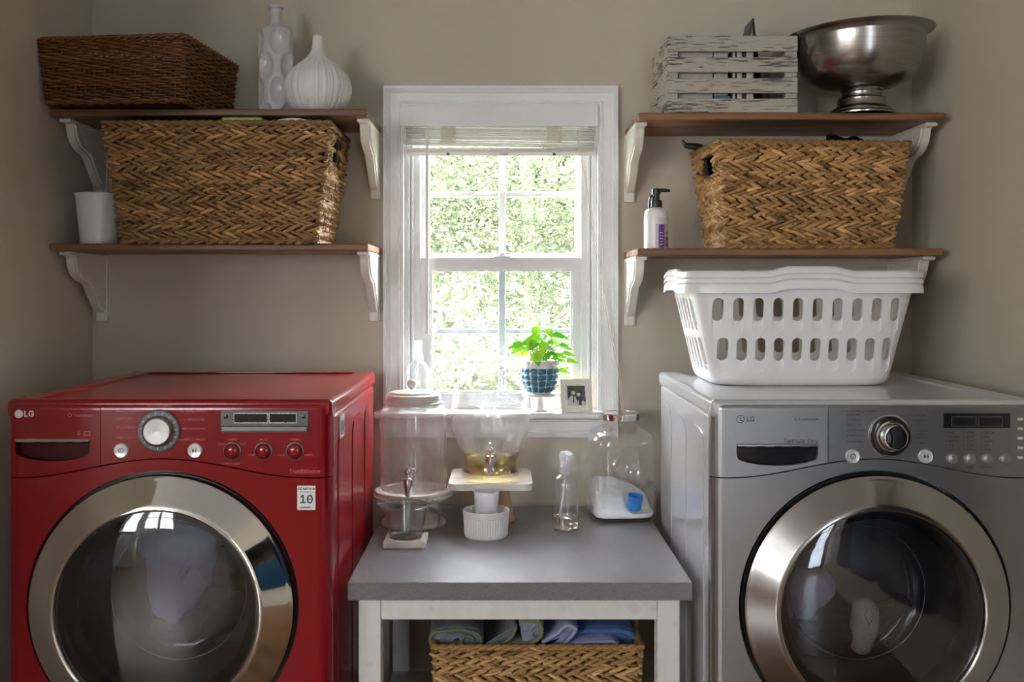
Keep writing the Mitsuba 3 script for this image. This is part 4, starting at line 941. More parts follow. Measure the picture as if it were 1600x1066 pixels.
towel('grey towel with olive hem folded in a wave, in the basket under the table', [tp(780, 1022), tp(700, 1018), tp(694, 1008), tp(712, 1003), tp(750, 1012), tp(784, 1000), tp(802, 984), tp(806, 972)], 2.292, 2.56, .009, (112, 116, 120), (110, 112, 84), 2)
t3 = towel('lavender grey towel with a wide olive band folded beside the wave in the basket', [tp(845, 1022), tp(785, 1018), tp(783, 1008), tp(800, 1001), tp(830, 1000), tp(846, 985), tp(842, 968), tp(810, 964)], 2.298, 2.56, .012, (136, 140, 158), (120, 126, 84), 3)
towel('blue grey towel with a thick folded edge leaning in the basket under the table', [tp(850, 1016), tp(866, 1014), tp(890, 994), tp(900, 980), tp(888, 974), tp(868, 988), tp(846, 1002)], 2.305, 2.56, .011, (138, 146, 176), (158, 164, 188), 4)
towel('lavender blue towel folded flat at the right of the basket under the table', [tp(880, 1016), tp(960, 1014), tp(966, 1004), tp(954, 998), tp(920, 1000), tp(884, 1008)], 2.300, 2.56, .011, (146, 150, 190), (160, 164, 200), 5)
towel('deep blue terry towel at the back right of the basket under the table', [tp(872, 1010, 2.42), tp(982, 1008, 2.42), tp(986, 990, 2.42), tp(976, 972, 2.42), tp(930, 968, 2.42), tp(886, 974, 2.42)], 2.34, 2.57, .016, (84, 108, 158), (84, 108, 158), 6)

# ------------------------------------------------------------------ cream pedestal stand with the cylinder jar
def beads(r, z, n, rb, c):
    b = MB(); s = trimesh.creation.icosphere(1, rb)
    for a in np.arange(n) * 2 * np.pi / n: b.add(move(s, (c[0] + r * math.cos(a), c[1] + r * math.sin(a), z)))
    return b
jx, jy = X(646, 2.72), 2.72
k = thing('cake_stand', 'cream beaded pedestal stand under the left glass jar', 'cake stand')
obj('foot', lathe([(0, 0)] + spl([(.082, 0), (.088, .002), (.087, .008), (.074, .016), (.048, .030), (.030, .048), (.0255, .060), (.034, .068), (.06, .072)], 40).tolist() + [(0, .072)], 72, (jx, jy, ZT)), 'm_ceramic_cream', k, 50)
obj('plate', lathe([(0, .069)] + spl([(.06, .069), (.085, .069), (.097, .071), (.1025, .075), (.1045, .081), (.1055, .090), (.1045, .0935), (.101, .0935), (.098, .091), (.0955, .088)], 34).tolist() + [(0, .088)], 96, (jx, jy, ZT)), 'm_ceramic_cream', k, 40)
obj('beading', beads(.1050, ZT + .081, 92, .0034, (jx, jy)), 'm_ceramic_cream', k, 60)
k = thing('drink_dispenser', 'tall cylindrical glass jar with cream ceramic lid, on the cream pedestal', 'drink dispenser')
zj = ZT + .0885
obj('jar', lathe(spl([(0, .0), (.084, .0), (.0905, .003), (.0925, .010), (.0925, .02)], 14).tolist() + spl([(.0925, .021), (.0925, .212), (.0905, .224), (.083, .232), (.076, .2345), (.075, .242)], 26).tolist(), 96, (jx, jy, zj)), 'm_glass', k, 50)
obj('jar_inside', lathe([(0, .006), (.086, .006), (.0885, .012), (.0885, .205), (.086, .22), (.078, .229), (.0725, .233), (.0725, .242)], 96, (jx, jy, zj)), 'm_haze_light', k, 50)
obj('lid', lathe([(0, .236), (.077, .236), (.0785, .238), (.0785, .243), (.0765, .245), (.0765, .257), (.074, .263), (.066, .266), (.064, .2695), (.058, .2715), (.03, .2745), (0, .2755)], 72, (jx, jy, zj)), 'm_ceramic_cream', k, 30)
obj('beading', beads(.0785, zj + .2405, 84, .0026, (jx, jy)), 'm_ceramic_cream', k, 60)
obj('lid_knob', lathe([(0, .274), (.006, .275), (.005, .279)] + [(.0135 * math.sin(a), .2905 - .0135 * math.cos(a)) for a in np.linspace(.45, math.pi, 14)], 32, (jx - .004, jy, zj)), 'm_ceramic_cream', k, 60)
def tap(parent, x, y, z, s=1.0, side=0.0):
    """y: the jar's wall towards the viewer"""
    t_ = obj('tap', join(lathe_front([(.0, 0), (.012, 0), (.013, .003), (.010, .005), (.006, .006), (.006, .018), (0, .018)][1:], 24, (x, y, z)), lathe(spl([(0, -.030), (.0055, -.030), (.006, -.02), (.0085, -.008), (.0095, .002), (.009, .010)], 16).tolist() + [(.010, .011), (.010, .016), (.007, .018), (.0, .018)], 28, (x, y - .022, z))), 'm_chrome', parent, 40)
    obj('lever', join(lathe([(.004, .018), (.004, .024), (.0075, .027), (.0085, .032), (.0075, .037), (.004, .041), (.0045, .044), (0, .045)], 24, (x, y - .022, z)), tube([(x + side * .004, y - .022, z + .032), (x + side * .022, y - .024, z + .0335)], [.003, .0022], 8) if side else lathe([(.003, .045), (.004, .048), (.003, .052), (0, .053)], 12, (x, y - .022, z))), 'm_chrome', t_, 40)
tap(k, X(638, 2.63), jy - .0925, Z(756, 2.62), 1, 1)

# ------------------------------------------------------------------ marble stand with the round dispenser
mx, my = X(767, 2.76), 2.755
ZP = .700
k = thing('marble_stand', 'square white marble stand on a turned wooden post under the round dispenser', 'stand')
obj('slab', poly_mesh(rrect(mx - .112, mx + .112, my - .118, my + .118, .022), ZP - .017, ZP), 'm_marble', k, 30)
obj('post', lathe(spl([(.030, 0), (.033, .004), (.031, .014), (.022, .05), (.017, .085), (.020, .098), (.026, .105)], 30), 40, (mx + .034, my, ZT)), 'm_pale_wood', k, 50)
k = thing('drink_dispenser', 'big round fishbowl glass dispenser holding yellow liquid, on the marble stand', 'drink dispenser')
bowl = spl([(.079, 0), (.0815, .005), (.081, .012), (.076, .022), (.0735, .036), (.076, .050), (.087, .075), (.103, .115), (.1125, .160), (.1135, .190), (.108, .225), (.094, .255), (.078, .274), (.0685, .284), (.066, .290)], 80)
neck = spl([(.066, .291), (.066, .302), (.0685, .304), (.0685, .309), (.0655, .311)], 12)
obj('bowl', lathe(np.vstack([[[0, 0]], bowl, neck]), 112, (mx, my, ZP + .0005)), 'm_glass_thick', k, 50)
ins = bowl.copy(); ins[:, 0] -= .004; ins = ins[ins[:, 1] > .012]
obj('bowl_inside', lathe(np.vstack([[[0, .012]], ins[ins[:, 1] < .078]]), 112, (mx, my, ZP + .0005)), 'm_glass', k, 50)
obj('condensation', lathe(np.vstack([ins[ins[:, 1] >= .074], [[.062, .300]]]), 112, (mx, my, ZP + .0005)), 'm_haze', k, 50, label='milky film of condensation')
liq = ins[ins[:, 1] < .066].copy(); liq[:, 0] -= .0008
obj('drink', lathe(np.vstack([[[0, .0135]], liq + [0, .0012], [[0, liq[-1, 1] + .0012]]]), 96, (mx, my, ZP + .0005)), 'm_yellow_liquid', k, 35, label='pale yellow liquid')
obj('lid', lathe([(.071, .309), (.0725, .311), (.0725, .317), (.068, .320)] + spl([(.066, .321), (.05, .331), (.028, .337), (.010, .339), (.007, .342)], 18).tolist(), 80, (mx, my, ZP)), 'm_haze', k, 40)
obj('lid_finial', lathe(spl([(0, .338), (.010, .3385), (.006, .343), (.012, .348), (.015, .356), (.011, .364), (.006, .367), (.007, .371), (.004, .376), (0, .377)], 40), 32, (mx, my, ZP)), 'm_solid_glass', k, 60)
ear = [(mx + .062 + .002, my - .02, ZP + .303), (mx + .078, my - .022, ZP + .303), (mx + .083, my - .022, ZP + .292), (mx + .078, my - .022, ZP + .280), (mx + .068, my - .02, ZP + .2785)]
obj('loop', tube(spl(ear, 20), .003, 8), 'm_solid_glass', k, 60)
tap(k, X(766, 2.66), my - .0755, Z(722, 2.66))

# ------------------------------------------------------------------ ramekin with cup
rx, ry = X(759.5, 2.58), 2.58
k = thing('ramekin', 'white fluted ceramic ramekin at the middle of the grey table', 'ramekin')
def flute(r, z, a): return r * (1 + (.030 * np.abs(np.sin(a * 26)) if (.0035 < z < .052 and r > .054) else 0) + 0 * a)
obj('dish', lathe([(0, .0), (.052, .0), (.0535, .002), (.0545, .0045), (.0575, .05), (.0578, .052), (.0592, .0535), (.0605, .066), (.0600, .069), (.0585, .070), (.0568, .0685), (.055, .05), (.051, .010), (.047, .006), (0, .006)], 312, (rx, ry, ZT), flute), 'm_ceramic', k, 35)
k = thing('measuring_cup', 'small frosted plastic dosing cup standing inside the white ramekin', 'cup')
obj('cup', lathe([(0, 0), (.0265, 0), (.0285, .002), (.0325, .079), (.0332, .082), (.0328, .083), (.0318, .082), (.0278, .004), (0, .003)], 56, (rx + .001, ry + .008, ZT + .0065 + .026)), 'm_frosted', k, 40)
k2 = obj('powder', lathe([(0, .0062), (.0508, .0062), (.0535, .031), (.03, .0325), (0, .0325)], 40, (rx, ry, ZT)), 'm_powder', 'ramekin', 40, label='white powder filling the dish')

# ------------------------------------------------------------------ tile with the glass measuring jug
k = thing('tile', 'small square white marble tile under the measuring jug', 'tile')
tx0, tx1 = X(597.5, 2.45), X(664, 2.45)
obj('slab', cbox(tx0, tx1, 2.452, 2.560, ZT, ZT + .0155, .002), 'm_marble', k)
k = thing('measuring_jug', 'clear glass measuring jug with open handle on the white tile', 'measuring jug')
gx, gy, gz = X(634, 2.51), 2.508, ZT + .0158
def jug(out):
    rs_ = []
    for z_, r_ in ([(0, .040), (.003, .0425), (.02, .045), (.06, .052), (.076, .0555), (.079, .0565), (.080, .0562)] if out else [(.080, .0545), (.078, .0535), (.06, .049), (.02, .042), (.008, .0395), (.005, .036)]):
        a = np.arange(72) * 2 * np.pi / 72; r = np.full(72, r_)
        sp_ = np.exp(-((np.angle(np.exp(1j * (a - math.pi))) / .30) ** 2)) * .016 * max(0, (z_ - .045) / .035) ** 1.4
        rs_.append(np.stack([gx + (r + sp_) * np.cos(a), gy + (r + sp_ * .3) * np.sin(a), gz + z_ + .3 * sp_], 1))
    return rs_
J = jug(True); obj('jug', loft(J + jug(False)), 'm_jug', k, 60)
obj('jug_rim', tube(J[-1], .0019, 8, closed=True, cap=False), 'm_jug_solid', k, 60)
hp = [(gx + .052, gy, gz + .073), (gx + .066, gy - .002, gz + .079), (gx + .080, gy - .004, gz + .075), (gx + .086, gy - .005, gz + .058), (gx + .085, gy - .006, gz + .036), (gx + .080, gy - .006, gz + .022), (gx + .078, gy - .006, gz + .016)]
obj('handle', tube(spl(hp, 30), np.linspace(.0075, .0055, 30), 14, flat=.62), 'm_jug_solid', k, 60)

# ------------------------------------------------------------------ spray bottles
def spray(label, x, y, z, liquid, rz):
    t_ = thing('spray_bottle', label, 'spray bottle', None)
    pr = spl([(.031, 0), (.0340, .003), (.0345, .010), (.0345, .112), (.0335, .124), (.028, .137), (.019, .144), (.0135, .149), (.013, .152)], 44)
    obj('bottle', lathe(np.vstack([[[0, .001]], pr, [[.013, .166]]]), 64, (x, y, z)), 'm_glass', t_, 50)
    q = pr.copy(); q[:, 0] -= .0022; q = q[q[:, 1] > .004]
    obj('bottle_inside', lathe(np.vstack([[[0, .005]], q]), 64, (x, y, z)), 'm_glass', t_, 50)
    if liquid:
        l = q[q[:, 1] < liquid].copy(); l[:, 0] -= .0006
        obj('liquid', lathe(np.vstack([[[0, .006]], l + [0, .001], [[l[-1, 0], liquid + .001], [0, liquid + .001]]]), 64, (x, y, z)), 'm_clear_liquid', t_, 35)
    obj('dip_tube', tube(spl([(x, y, z + .160), (x - .001, y, z + .13), (x - .010, y, z + .07), (x - .018, y, z + .010)], 20), .0024, 8), 'm_frosted', t_, 60)
    def L(m): return move(move(m, (-x, -y, 0)), (x, y, 0), rz)
    sp_ = obj('collar', lathe([(0, .150), (.015, .150), (.0155, .152), (.0155, .166), (.014, .168), (.010, .169), (0, .169)], 36, (x, y, z), lambda r, zz_, a: r * (1 + .02 * np.sign(np.sin(a * 18)) * (r > .0152))), 'm_frosted', t_, 30)
    hd = sg.Polygon([(-.012, .168), (.010, .168), (.014, .180), (.020, .186), (.030, .190), (.031, .203), (.016, .207), (-.006, .2075), (-.016, .200), (-.018, .188), (-.013, .180)])
    m = L(move(plate_front(hd, -.0105, .021), (x, y, z)))
    obj('sprayer_head', m, 'm_frosted', t_, 30)
    obj('trigger', L(tube(spl([(x + .017, y, z + .188), (x + .021, y, z + .172), (x + .017, y, z + .155), (x + .020, y, z + .146)], 14), .0045, 8, flat=1.4)), 'm_frosted', t_, 60)
    obj('nozzle', L(move(lathe([(0, 0), (.007, 0), (.007, .008), (.004, .010), (0, .010)], 20), (x + .030, y, z + .1965), R=rot([0, 1, 0], math.pi / 2))), 'm_frosted', t_, 30)
spray('glass spray bottle with a little liquid, standing on the grey table', X(883.5, 2.65), 2.652, ZT, .034, math.radians(-70))
spray('empty glass spray bottle on the window sill behind the left jar', X(653, 2.932), 2.932, .858, 0, math.radians(-80))

# ------------------------------------------------------------------ square glass jar with powder and scoop
k = thing('square_jar', 'large square glass jar with metal lid holding white powder, at the right of the table', 'jar')
qx, qy, qw = X(969, 2.80), 2.806, .0895
def sq(zs, n=96): return [sring(ZT + z_, w_, w_, e_, n, (qx, qy)) for z_, w_, e_ in zs]
Rz = math.radians(4)
def rq(m): return move(move(m, (-qx, -qy, 0)), (qx, qy, 0), Rz)
outp = [(0.0, .074, 5), (.0, .080, 5), (.004, .086, 5.5), (.012, qw, 6), (.21, qw, 6), (.228, .0875, 5.5), (.240, .080, 4.5), (.2475, .068, 3.2), (.2515, .056, 2.4), (.254, .0515, 2), (.262, .0515, 2), (.2635, .0535, 2), (.266, .0535, 2), (.267, .051, 2), (.281, .051, 2)]
inp = [(.281, .0475, 2), (.256, .0475, 2), (.249, .055, 2.4), (.243, .066, 3.2), (.235, .077, 4.5), (.224, .083, 5.5), (.21, .0845, 6), (.018, .0845, 6), (.011, .080, 5.5), (.009, .07, 5)]
obj('jar', rq(loft(sq(outp)[1:], cap=False)), 'm_glass', k, 40)
obj('jar_inside', rq(loft(sq(inp), cap=False)), 'm_glass', k, 40)
obj('jar_base', rq(loft([sring(ZT + .0003, .078, .078, 5, 96, (qx, qy)), sring(ZT + .003, .0835, .0835, 5.5, 96, (qx, qy)), sring(ZT + .0085, .0838, .0838, 6, 96, (qx, qy)), sring(ZT + .0105, .076, .076, 5, 96, (qx, qy))])), 'm_solid_glass', k, 40)
em = MB(); yf_ = qy - qw
a = np.linspace(0, 2 * np.pi, 49)[:-1]
em.add(tube(np.stack([qx + .036 * np.cos(a), np.full(48, yf_ - .0005), ZT + .150 + .036 * np.sin(a)], 1), .0024, 6, closed=True, cap=False))
r = np.random.default_rng(6)
for s in (-1, 1):
    for t in np.linspace(-1.2, .9, 8):
        c0 = np.array([qx + s * .024 * math.cos(t), yf_ - .0005, ZT + .150 + .024 * math.sin(t)])
        lf = blob(.008, .0032, .0014, 8, 5); em.add(move((lf[0], lf[1]), c0, R=rot([0, 1, 0], -(t + s * .7) if s > 0 else t + .7 + math.pi)))
em.add(tube(spl([(qx - .012, yf_ - .0005, ZT + .138), (qx - .002, yf_ - .0005, ZT + .146), (qx + .004, yf_ - .0005, ZT + .158), (qx - .004, yf_ - .0005, ZT + .166), (qx + .008, yf_ - .0005, ZT + .170)], 24), .0022, 6))
em.add(tube(spl([(qx - .016, yf_ - .0005, ZT + .152), (qx - .006, yf_ - .0005, ZT + .140), (qx + .010, yf_ - .0005, ZT + .136), (qx + .014, yf_ - .0005, ZT + .150)], 24), .0018, 6))
obj('embossed_emblem', rq(em.mesh()), 'm_solid_glass', k, 50)
obj('lid', lathe([(0, .270), (.0555, .270), (.0560, .272), (.0560, .2855), (.0545, .288), (.051, .2885), (.0495, .2872), (.03, .2878), (0, .2878)], 72, (qx, qy, ZT + .003)), 'm_chrome', k, 30)
# powder: heaped towards the back and the left
ang = np.arange(72) * 2 * np.pi / 72; rings_ = []
def ptop(x, y):
    u, w = (x - qx) / .083, (y - qy) / .083
    h_ = .040 + .030 * np.clip(w, -1, 1) - .010 * u + .012 * np.cos(2.6 * (u + .1)) - .018 * np.exp(-((u - .55) / .3) ** 2 - ((w + .6) / .5) ** 2) + .010 * np.exp(-((u + .75) / .3) ** 2)
    return np.clip(h_ + .006 * (meshkit.fbm(np.stack([x * 60, y * 60, 0 * x], -1), 3, 1) - .5), .012, .1)
low = sring(ZT + .0115, .0795, .0795, 5.5, 72, (qx, qy)); rings_ += [low * 1]
low2 = sring(ZT + .019, .0835, .0835, 6, 72, (qx, qy)); rings_.append(low2)
for f_ in (1, .98, .9, .8, .7, .6, .5, .4, .3, .2, .1):
    r_ = sring(0, .0835 * f_, .0835 * f_, 6 if f_ > .6 else 4, 72, (qx, qy)); r_[:, 2] = ZT + .0115 + np.maximum(ptop(r_[:, 0], r_[:, 1]) , .008); rings_.append(r_)
obj('powder', rq(loft(rings_)), 'm_powder', k, 50, label='heap of white powder')
k = thing('scoop', 'bright blue plastic scoop stuck in the white powder of the square jar', 'scoop')
sx_, sy_ = X(990, 2.755), 2.752
sm_ = lathe([(0, 0), (.0185, 0), (.0195, .0015), (.021, .036), (.0215, .038), (.0205, .0385), (.0195, .037), (.018, .003), (0, .002)], 40)
obj('cup', move(sm_, (sx_, sy_, ZT + .034), R=rot([0, 1, 0], .10) @ rot([1, 0, 0], .18)), 'm_blue_scoop', k, 30)
obj('emblem', move(poly_mesh(sg.Polygon([(-.006, 0), (-.002, .006), (.001, .0035), (.005, .006), (.006, -.002), (.001, -.006), (-.004, -.005)]).buffer(.001), 0, .0012), (sx_ + .0015, sy_ - .0195, ZT + .048), R=FRONT), 'm_label_white', k)

# ------------------------------------------------------------------ on the sill
k = thing('cake_stand', 'tiny white cake stand on the window sill under the potted plant', 'cake stand')
sx, sy = X(843, 2.928), 2.930
obj('stand', lathe([(0, 0)] + spl([(.024, 0), (.026, .002), (.024, .005), (.015, .010), (.0115, .018), (.011, .034), (.014, .041), (.022, .0445), (.045, .0455)], 36).tolist() + [(.050, .047), (.051, .050), (.0495, .0525), (0, .0525)], 56, (sx, sy, .858)), 'm_ceramic', k, 40)
k = thing('potted_plant', 'leafy green plant in a teal and white tiled pot on the tiny cake stand', 'potted plant')
zp_ = .858 + .053
def pot_r(z_): return float(PchipInterpolator([0, .006, .02, .045, .07, .094, .098], [.034, .040, .0465, .0525, .0550, .0560, .0560])(z_))
pot = obj('pot', lathe([(0, 0)] + [(pot_r(z_) - .002, z_) for z_ in np.linspace(0, .094, 24)] + [(.0555, .097), (.0535, .098), (.0515, .096), (.049, .086), (0, .086)], 80, (sx, sy, zp_)), 'm_ceramic', k, 40)
for i in range(4):
    za, zb_ = .004 + i * .0178, .004 + (i + 1) * .0178; n = 13
    for j in range(n):
        a0 = (j + .5 * (i % 2) * 0) * 2 * math.pi / n; vs = []
        U, V_ = 7, 6
        for v_ in np.linspace(-1, 1, V_):
            for u_ in np.linspace(-1, 1, U):
                g = (max(0, 1 - abs(u_) ** 3.5) * max(0, 1 - abs(v_) ** 3.5)) ** .5
                aa = a0 + u_ * math.pi / n * .965; z_ = (za + zb_) / 2 + v_ * (zb_ - za) / 2 * .965; r_ = pot_r(z_) - .0024 + .0042 * g
                vs.append([sx + r_ * math.cos(aa), sy + r_ * math.sin(aa), zp_ + z_])
        F = [[a_ * U + b_, a_ * U + b_ + 1, (a_ + 1) * U + b_ + 1, (a_ + 1) * U + b_] for a_ in range(V_ - 1) for b_ in range(U - 1)]
        obj('tile', (np.array(vs), np.array(F)), 'm_teal', pot, True)
for j in range(13):
    a0 = j * 2 * math.pi / 13; p_ = [(sx + (pot_r(.084) + .0006) * math.cos(a0 + u_), sy + (pot_r(.084) + .0006) * math.sin(a0 + u_), zp_ + .084 + .010 * math.sin(w_)) for u_, w_ in zip(np.linspace(-.21, .21, 9), np.linspace(0, math.pi, 9))]
    obj('scallop', tube(p_, .0016, 5), 'm_ceramic', pot, 60)
obj('soil', lathe([(.0495, .0875), (.03, .091), (0, .092)], 32, (sx, sy, zp_)), 'm_soil', pot, 60)
r = np.random.default_rng(12)
def leaf_mesh(base, dirv, up, L, w, bend, cols):
    d = dirv / np.linalg.norm(dirv); s_ = np.cross(d, up); s_ /= np.linalg.norm(s_); u_ = np.cross(s_, d)
    K = 9; vs, cc = [], []
    for i in range(K):
        t = i / (K - 1); wd = w * (math.sin(math.pi * min(1, t ** .62)) ** .9) if 0 < t < 1 else 0.0
        c_ = base + d * L * t - np.array([0, 0, 1]) * bend * L * t * t
        for q in (-1, -.5, 0, .5, 1):
            vs.append(c_ + s_ * wd * q + u_ * (abs(q) * wd * .35)); kk = .5 + .5 * math.sin(3 * q + 5 * t); cc.append(np.array(cols[0]) * (1 - kk * .35) + np.array(cols[1]) * kk * .35)
    F = [[a_ * 5 + b_, a_ * 5 + b_ + 1, (a_ + 1) * 5 + b_ + 1, (a_ + 1) * 5 + b_] for a_ in range(K - 1) for b_ in range(4)]
    v, f = vf((np.array(vs), np.array(F))); f = f[np.linalg.norm(np.cross(v[f[:, 1]] - v[f[:, 0]], v[f[:, 2]] - v[f[:, 0]]), axis=1) > 1e-12]
    return trimesh.Trimesh(v, f, process=False), np.array(cc)
# tips (pixel x, y at the pot's distance), length, tone
tips = [(795, 545, .05, 0), (800, 552, .05, 1), (812, 540, .05, 0), (822, 532, .05, 0), (838, 528, .05, 1), (850, 534, .05, 0), (862, 527, .045, 1), (886, 528, .05, 0), (876, 540, .045, 1), (893, 547, .045, 0), (884, 560, .04, 1), (866, 548, .05, 2), (841, 570, .055, 3), (828, 563, .045, 4), (855, 552, .05, 0),
        (832, 546, .05, 1), (846, 543, .05, 0), (815, 554, .045, 0), (870, 558, .045, 0), (888, 583, .035, 1), (903, 568, .04, 1), (838, 536, .05, 0), (806, 556, .045, 4), (858, 560, .045, 1), (848, 556, .05, 3), (824, 548, .05, 1), (880, 566, .04, 0), (897, 556, .04, 1)]
tone = {0: ((.07, .26, .015), (.13, .36, .02)), 1: ((.20, .44, .03), (.30, .52, .05)), 2: ((.34, .42, .30), (.40, .46, .36)), 3: ((.22, .52, .03), (.34, .62, .05)), 4: ((.50, .46, .05), (.60, .50, .06))}
for i, (px, py, L, tn) in enumerate(tips):
    dy = r.uniform(-.045, .035) if tn != 3 else -.062
    yy = sy + dy; tip = np.array([X(px, yy), yy, Z(py, yy)])
    root = np.array([sx + r.uniform(-.025, .025), sy + r.uniform(-.02, .02), zp_ + .088])
    out = tip - root; out[2] = min(out[2], .02) if abs(out[0]) > .03 else out[2]
    dv = np.array([out[0] * 1.0, out[1], -.012 if tn != 3 else -.05]) + r.normal(size=3) * .008
    dv /= np.linalg.norm(dv) + 1e-9
    base = tip - dv * L * .9 + np.array([0, 0, .004])
    m, c_ = leaf_mesh(base, dv, np.array([r.uniform(-.3, .3), -.55, .8]), L, L * .29, .12, tone[tn])
    lf = obj('leaf', m, 'm_leaf', k, True, color=c_)
    sb = MB(); sb.add(tube(spl([root, .5 * (root + base) + np.array([0, 0, .012]), base], 8), .0011, 5), (.20, .40, .05)); obj('stem', sb, 'm_paint', lf, True)
# picture frame
k = thing('picture_frame', 'small cream picture frame leaning on the right end of the window sill', 'picture frame')
fr_ = MB()
Wf, Hf, Wb = .0925, .0965, .0195
def PF(m): return move(move(move(m, R=rot([1, 0, 0], math.radians(-13))), rz=math.radians(9)), (X(902, 2.905), 2.905, .8586))
o_ = sg.box(-Wf / 2, 0, Wf / 2, Hf)
lay = [(o_.difference(o_.buffer(-Wb)), 0, .008), (o_.buffer(-.003).difference(o_.buffer(-Wb + .004)), -.003, .004), (o_.buffer(-.006).difference(o_.buffer(-.0105)), -.0048, .003)]
obj('frame', PF(join(*[plate_front(p_, y_, t_) for p_, y_, t_ in lay])), 'm_ceramic_cream', k, 30)
obj('backing', PF(plate_front(o_.buffer(-.002), .008, .002)), 'm_pale_wood', k)
iw = o_.buffer(-Wb + .0005).bounds
b = MB(); cz_ = .0025
def flat(poly, lay_, g): b.add(PF(plate_front(poly.intersection(sg.box(*iw)), cz_ - .00012 * lay_, .0001)), lin(*(g if isinstance(g, tuple) else (g, g, g))))
flat(sg.box(*iw), 0, 52)
flat(sg.Polygon([(-.004, .044), (.004, .046), (.009, .062), (.006, .08), (-.006, .08)]), 1, (58, 84, 50))
flat(sg.Point(.016, .066).buffer(.012), 1, 66)
flat(sg.Polygon([(-.026, .018), (-.026, .034), (-.019, .046), (-.011, .049), (-.002, .044), (.002, .03), (.001, .018)]), 2, 196)
flat(sg.Point(-.0085, .0565).buffer(.0062), 3, 190); flat(sg.Point(-.0085, .061).buffer(.0048), 2, 34)
flat(sg.Polygon([(-.010, .048), (-.007, .048), (-.006, .030), (-.009, .026), (-.0115, .030)]), 4, 60)
flat(sg.Polygon([(.003, .018), (.002, .036), (.008, .045), (.018, .040), (.025, .028), (.026, .018)]), 3, 50)
flat(sg.Point(.0075, .051).buffer(.0056), 4, 196); flat(sg.Point(.0105, .0535).buffer(.0062), 3, 30)
flat(sg.Polygon([(.016, .018), (.014, .030), (.020, .034), (.0255, .028), (.026, .018)]), 5, 184)
flat(sg.Polygon([(.001, .018), (.003, .034), (.007, .036), (.008, .018)]), 5, 170)
obj('photo', b, 'm_satin', k, False, label='black and white photo of two people')

# ------------------------------------------------------------------ blind in the window
k = thing('window_blind', 'raised cream slatted blind with flat valance at the top of the window', 'blind')
bx0, bx1 = WX0 + .004, WX1 - .004
obj('valance', cbox(X(624, 2.922), X(935, 2.922), 2.9215, 2.930, Z(197.5, 2.922), Z(165.5, 2.922), .0015), 'm_trim', k)
obj('headrail', cbox(bx0 + .006, bx1 - .006, 2.9345, 2.955, 1.712, 1.752, .001), 'm_vinyl', k)
for xa in (bx0 + .0025, bx1 - .0065): obj('end_bracket', cbox(xa, xa + .004, 2.925, 2.959, 1.642, 1.756, .001), 'm_vinyl', k)
r = np.random.default_rng(2)
zs = np.linspace(1.704, 1.637, 12)
for i, z_ in enumerate(zs):
    tl = (z_ - 1.636) / .07 * .010
    p_ = sg.Polygon([(2.928, -.0014), (2.9285, .0012), (2.943, .0026), (2.9575, .0012), (2.958, -.0014), (2.943, .0004)])
    m = plate_side(p_, bx0 + .010, bx1 - .010); v, f = vf(m); v[:, 2] += z_ + (.5 - (v[:, 0] - bx0) / (bx1 - bx0)) * (.0085 if i > 1 else .002) + r.uniform(-.0006, .0006); v[:, 1] += r.uniform(-.002, .002)
    obj('slat', trimesh.Trimesh(v, f, process=False), 'm_slat', k)
br_ = obj('bottom_rail', move(move(cbox(bx0 + .010, bx1 - .010, -.012, .014, -.011, .004, .002), R=rot([1, 0, 0], math.radians(34))), (0, 2.944, 1.6235)), 'm_slat', k)
for px in (700, 866): obj('plug', move(move(lathe_front([(.005, 0), (.004, .002), (0, .002)], 16, (0, -.012, -.004)), R=rot([1, 0, 0], math.radians(34))), (X(px, 2.93), 2.944, 1.6235)), 'm_grey_plastic', br_)
wl = MB()
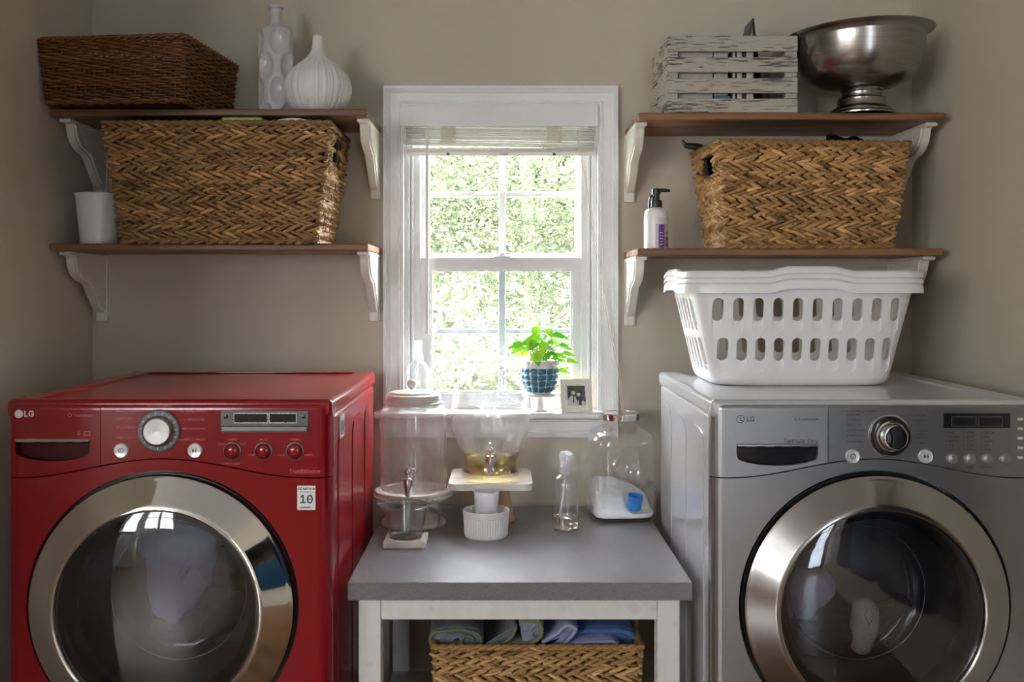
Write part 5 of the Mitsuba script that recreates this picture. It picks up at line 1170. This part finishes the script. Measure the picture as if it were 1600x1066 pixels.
for j in (0, 1):
    q = X(783, 2.93); zz_ = -.0015 - .0055 * j
    wl.add(move(move(join(plate_front(sg.Polygon([(-.004, zz_ - .0018), (.000, zz_ - .0018), (-.002, zz_ + .0018)]), -.0124, .0004), move(text_front('WARNING', .0026, .003, -.0124, zz_, True, 'l'), (0, 0, 0))), R=rot([1, 0, 0], math.radians(34))), (q, 2.944, 1.6235)))
obj('warning_print', wl, 'm_ink_dark', br_, False)
for px, nm in ((700, 'cord_bundle'), (866, 'cord_bundle')):
    b = MB(); cx_ = X(px, 2.924)
    for s in range(7):
        n_ = 60; t = np.linspace(0, 1, n_); a1, a2, a3 = r.uniform(0, 6, 3)
        b.add(tube(np.stack([cx_ + .021 * np.sin(9 * t + a1 + s), 2.9225 + .004 * np.cos(13 * t + a2), 1.672 + .023 * np.sin(7.3 * t + a3) - .004], 1), .0009, 5))
    for dx in (-.02, .02): b.add(tube([(cx_ + dx * .9, 2.925, 1.706), (cx_ + dx, 2.924, 1.64)], .0009, 5))
    obj(nm, b, 'm_cord', k, 60)
b = MB(); cx_ = X(848, 2.924)
for s in range(6): b.add(tube(spl([(cx_ + .006 * s - .012, 2.926, 1.640), (cx_ + r.uniform(-.012, .012), 2.924, 1.634), (cx_ + r.uniform(-.010, .010), 2.923, 1.626)], 10), .0009, 5))
obj('cord_knot', b, 'm_cord', k, 60)
wx = X(667.5, 2.914)
obj('tilt_wand', join(tube([(wx, 2.917, Z(203, 2.917)), (wx, 2.9165, Z(522, 2.917))], .0046, 8), tube([(wx, 2.932, Z(199, 2.93)), (wx, 2.917, Z(202, 2.92)), (wx, 2.917, Z(206, 2.92))], .002, 6)), 'm_slat', k)
b = MB(); cpx = [(902, 201, 2.9275), (904, 236, 2.923), (911, 260, 2.9165), (929, 385, 2.912), (952, 515, 2.910), (968, 600, 2.9), (972, 641, 2.836)]
b.add(tube(spl([(X(a_, y_), y_, Z(c_, y_)) for a_, c_, y_ in cpx], 60), .0013, 6)); b.add(tube(spl([(X(a_ + 3, y_), y_ + .002, Z(c_, y_)) for a_, c_, y_ in cpx[:-1]] + [(X(974, 2.838), 2.838, Z(641, 2.838))], 60), .0010, 6))
obj('pull_cord', b, 'm_cord', k, 60)
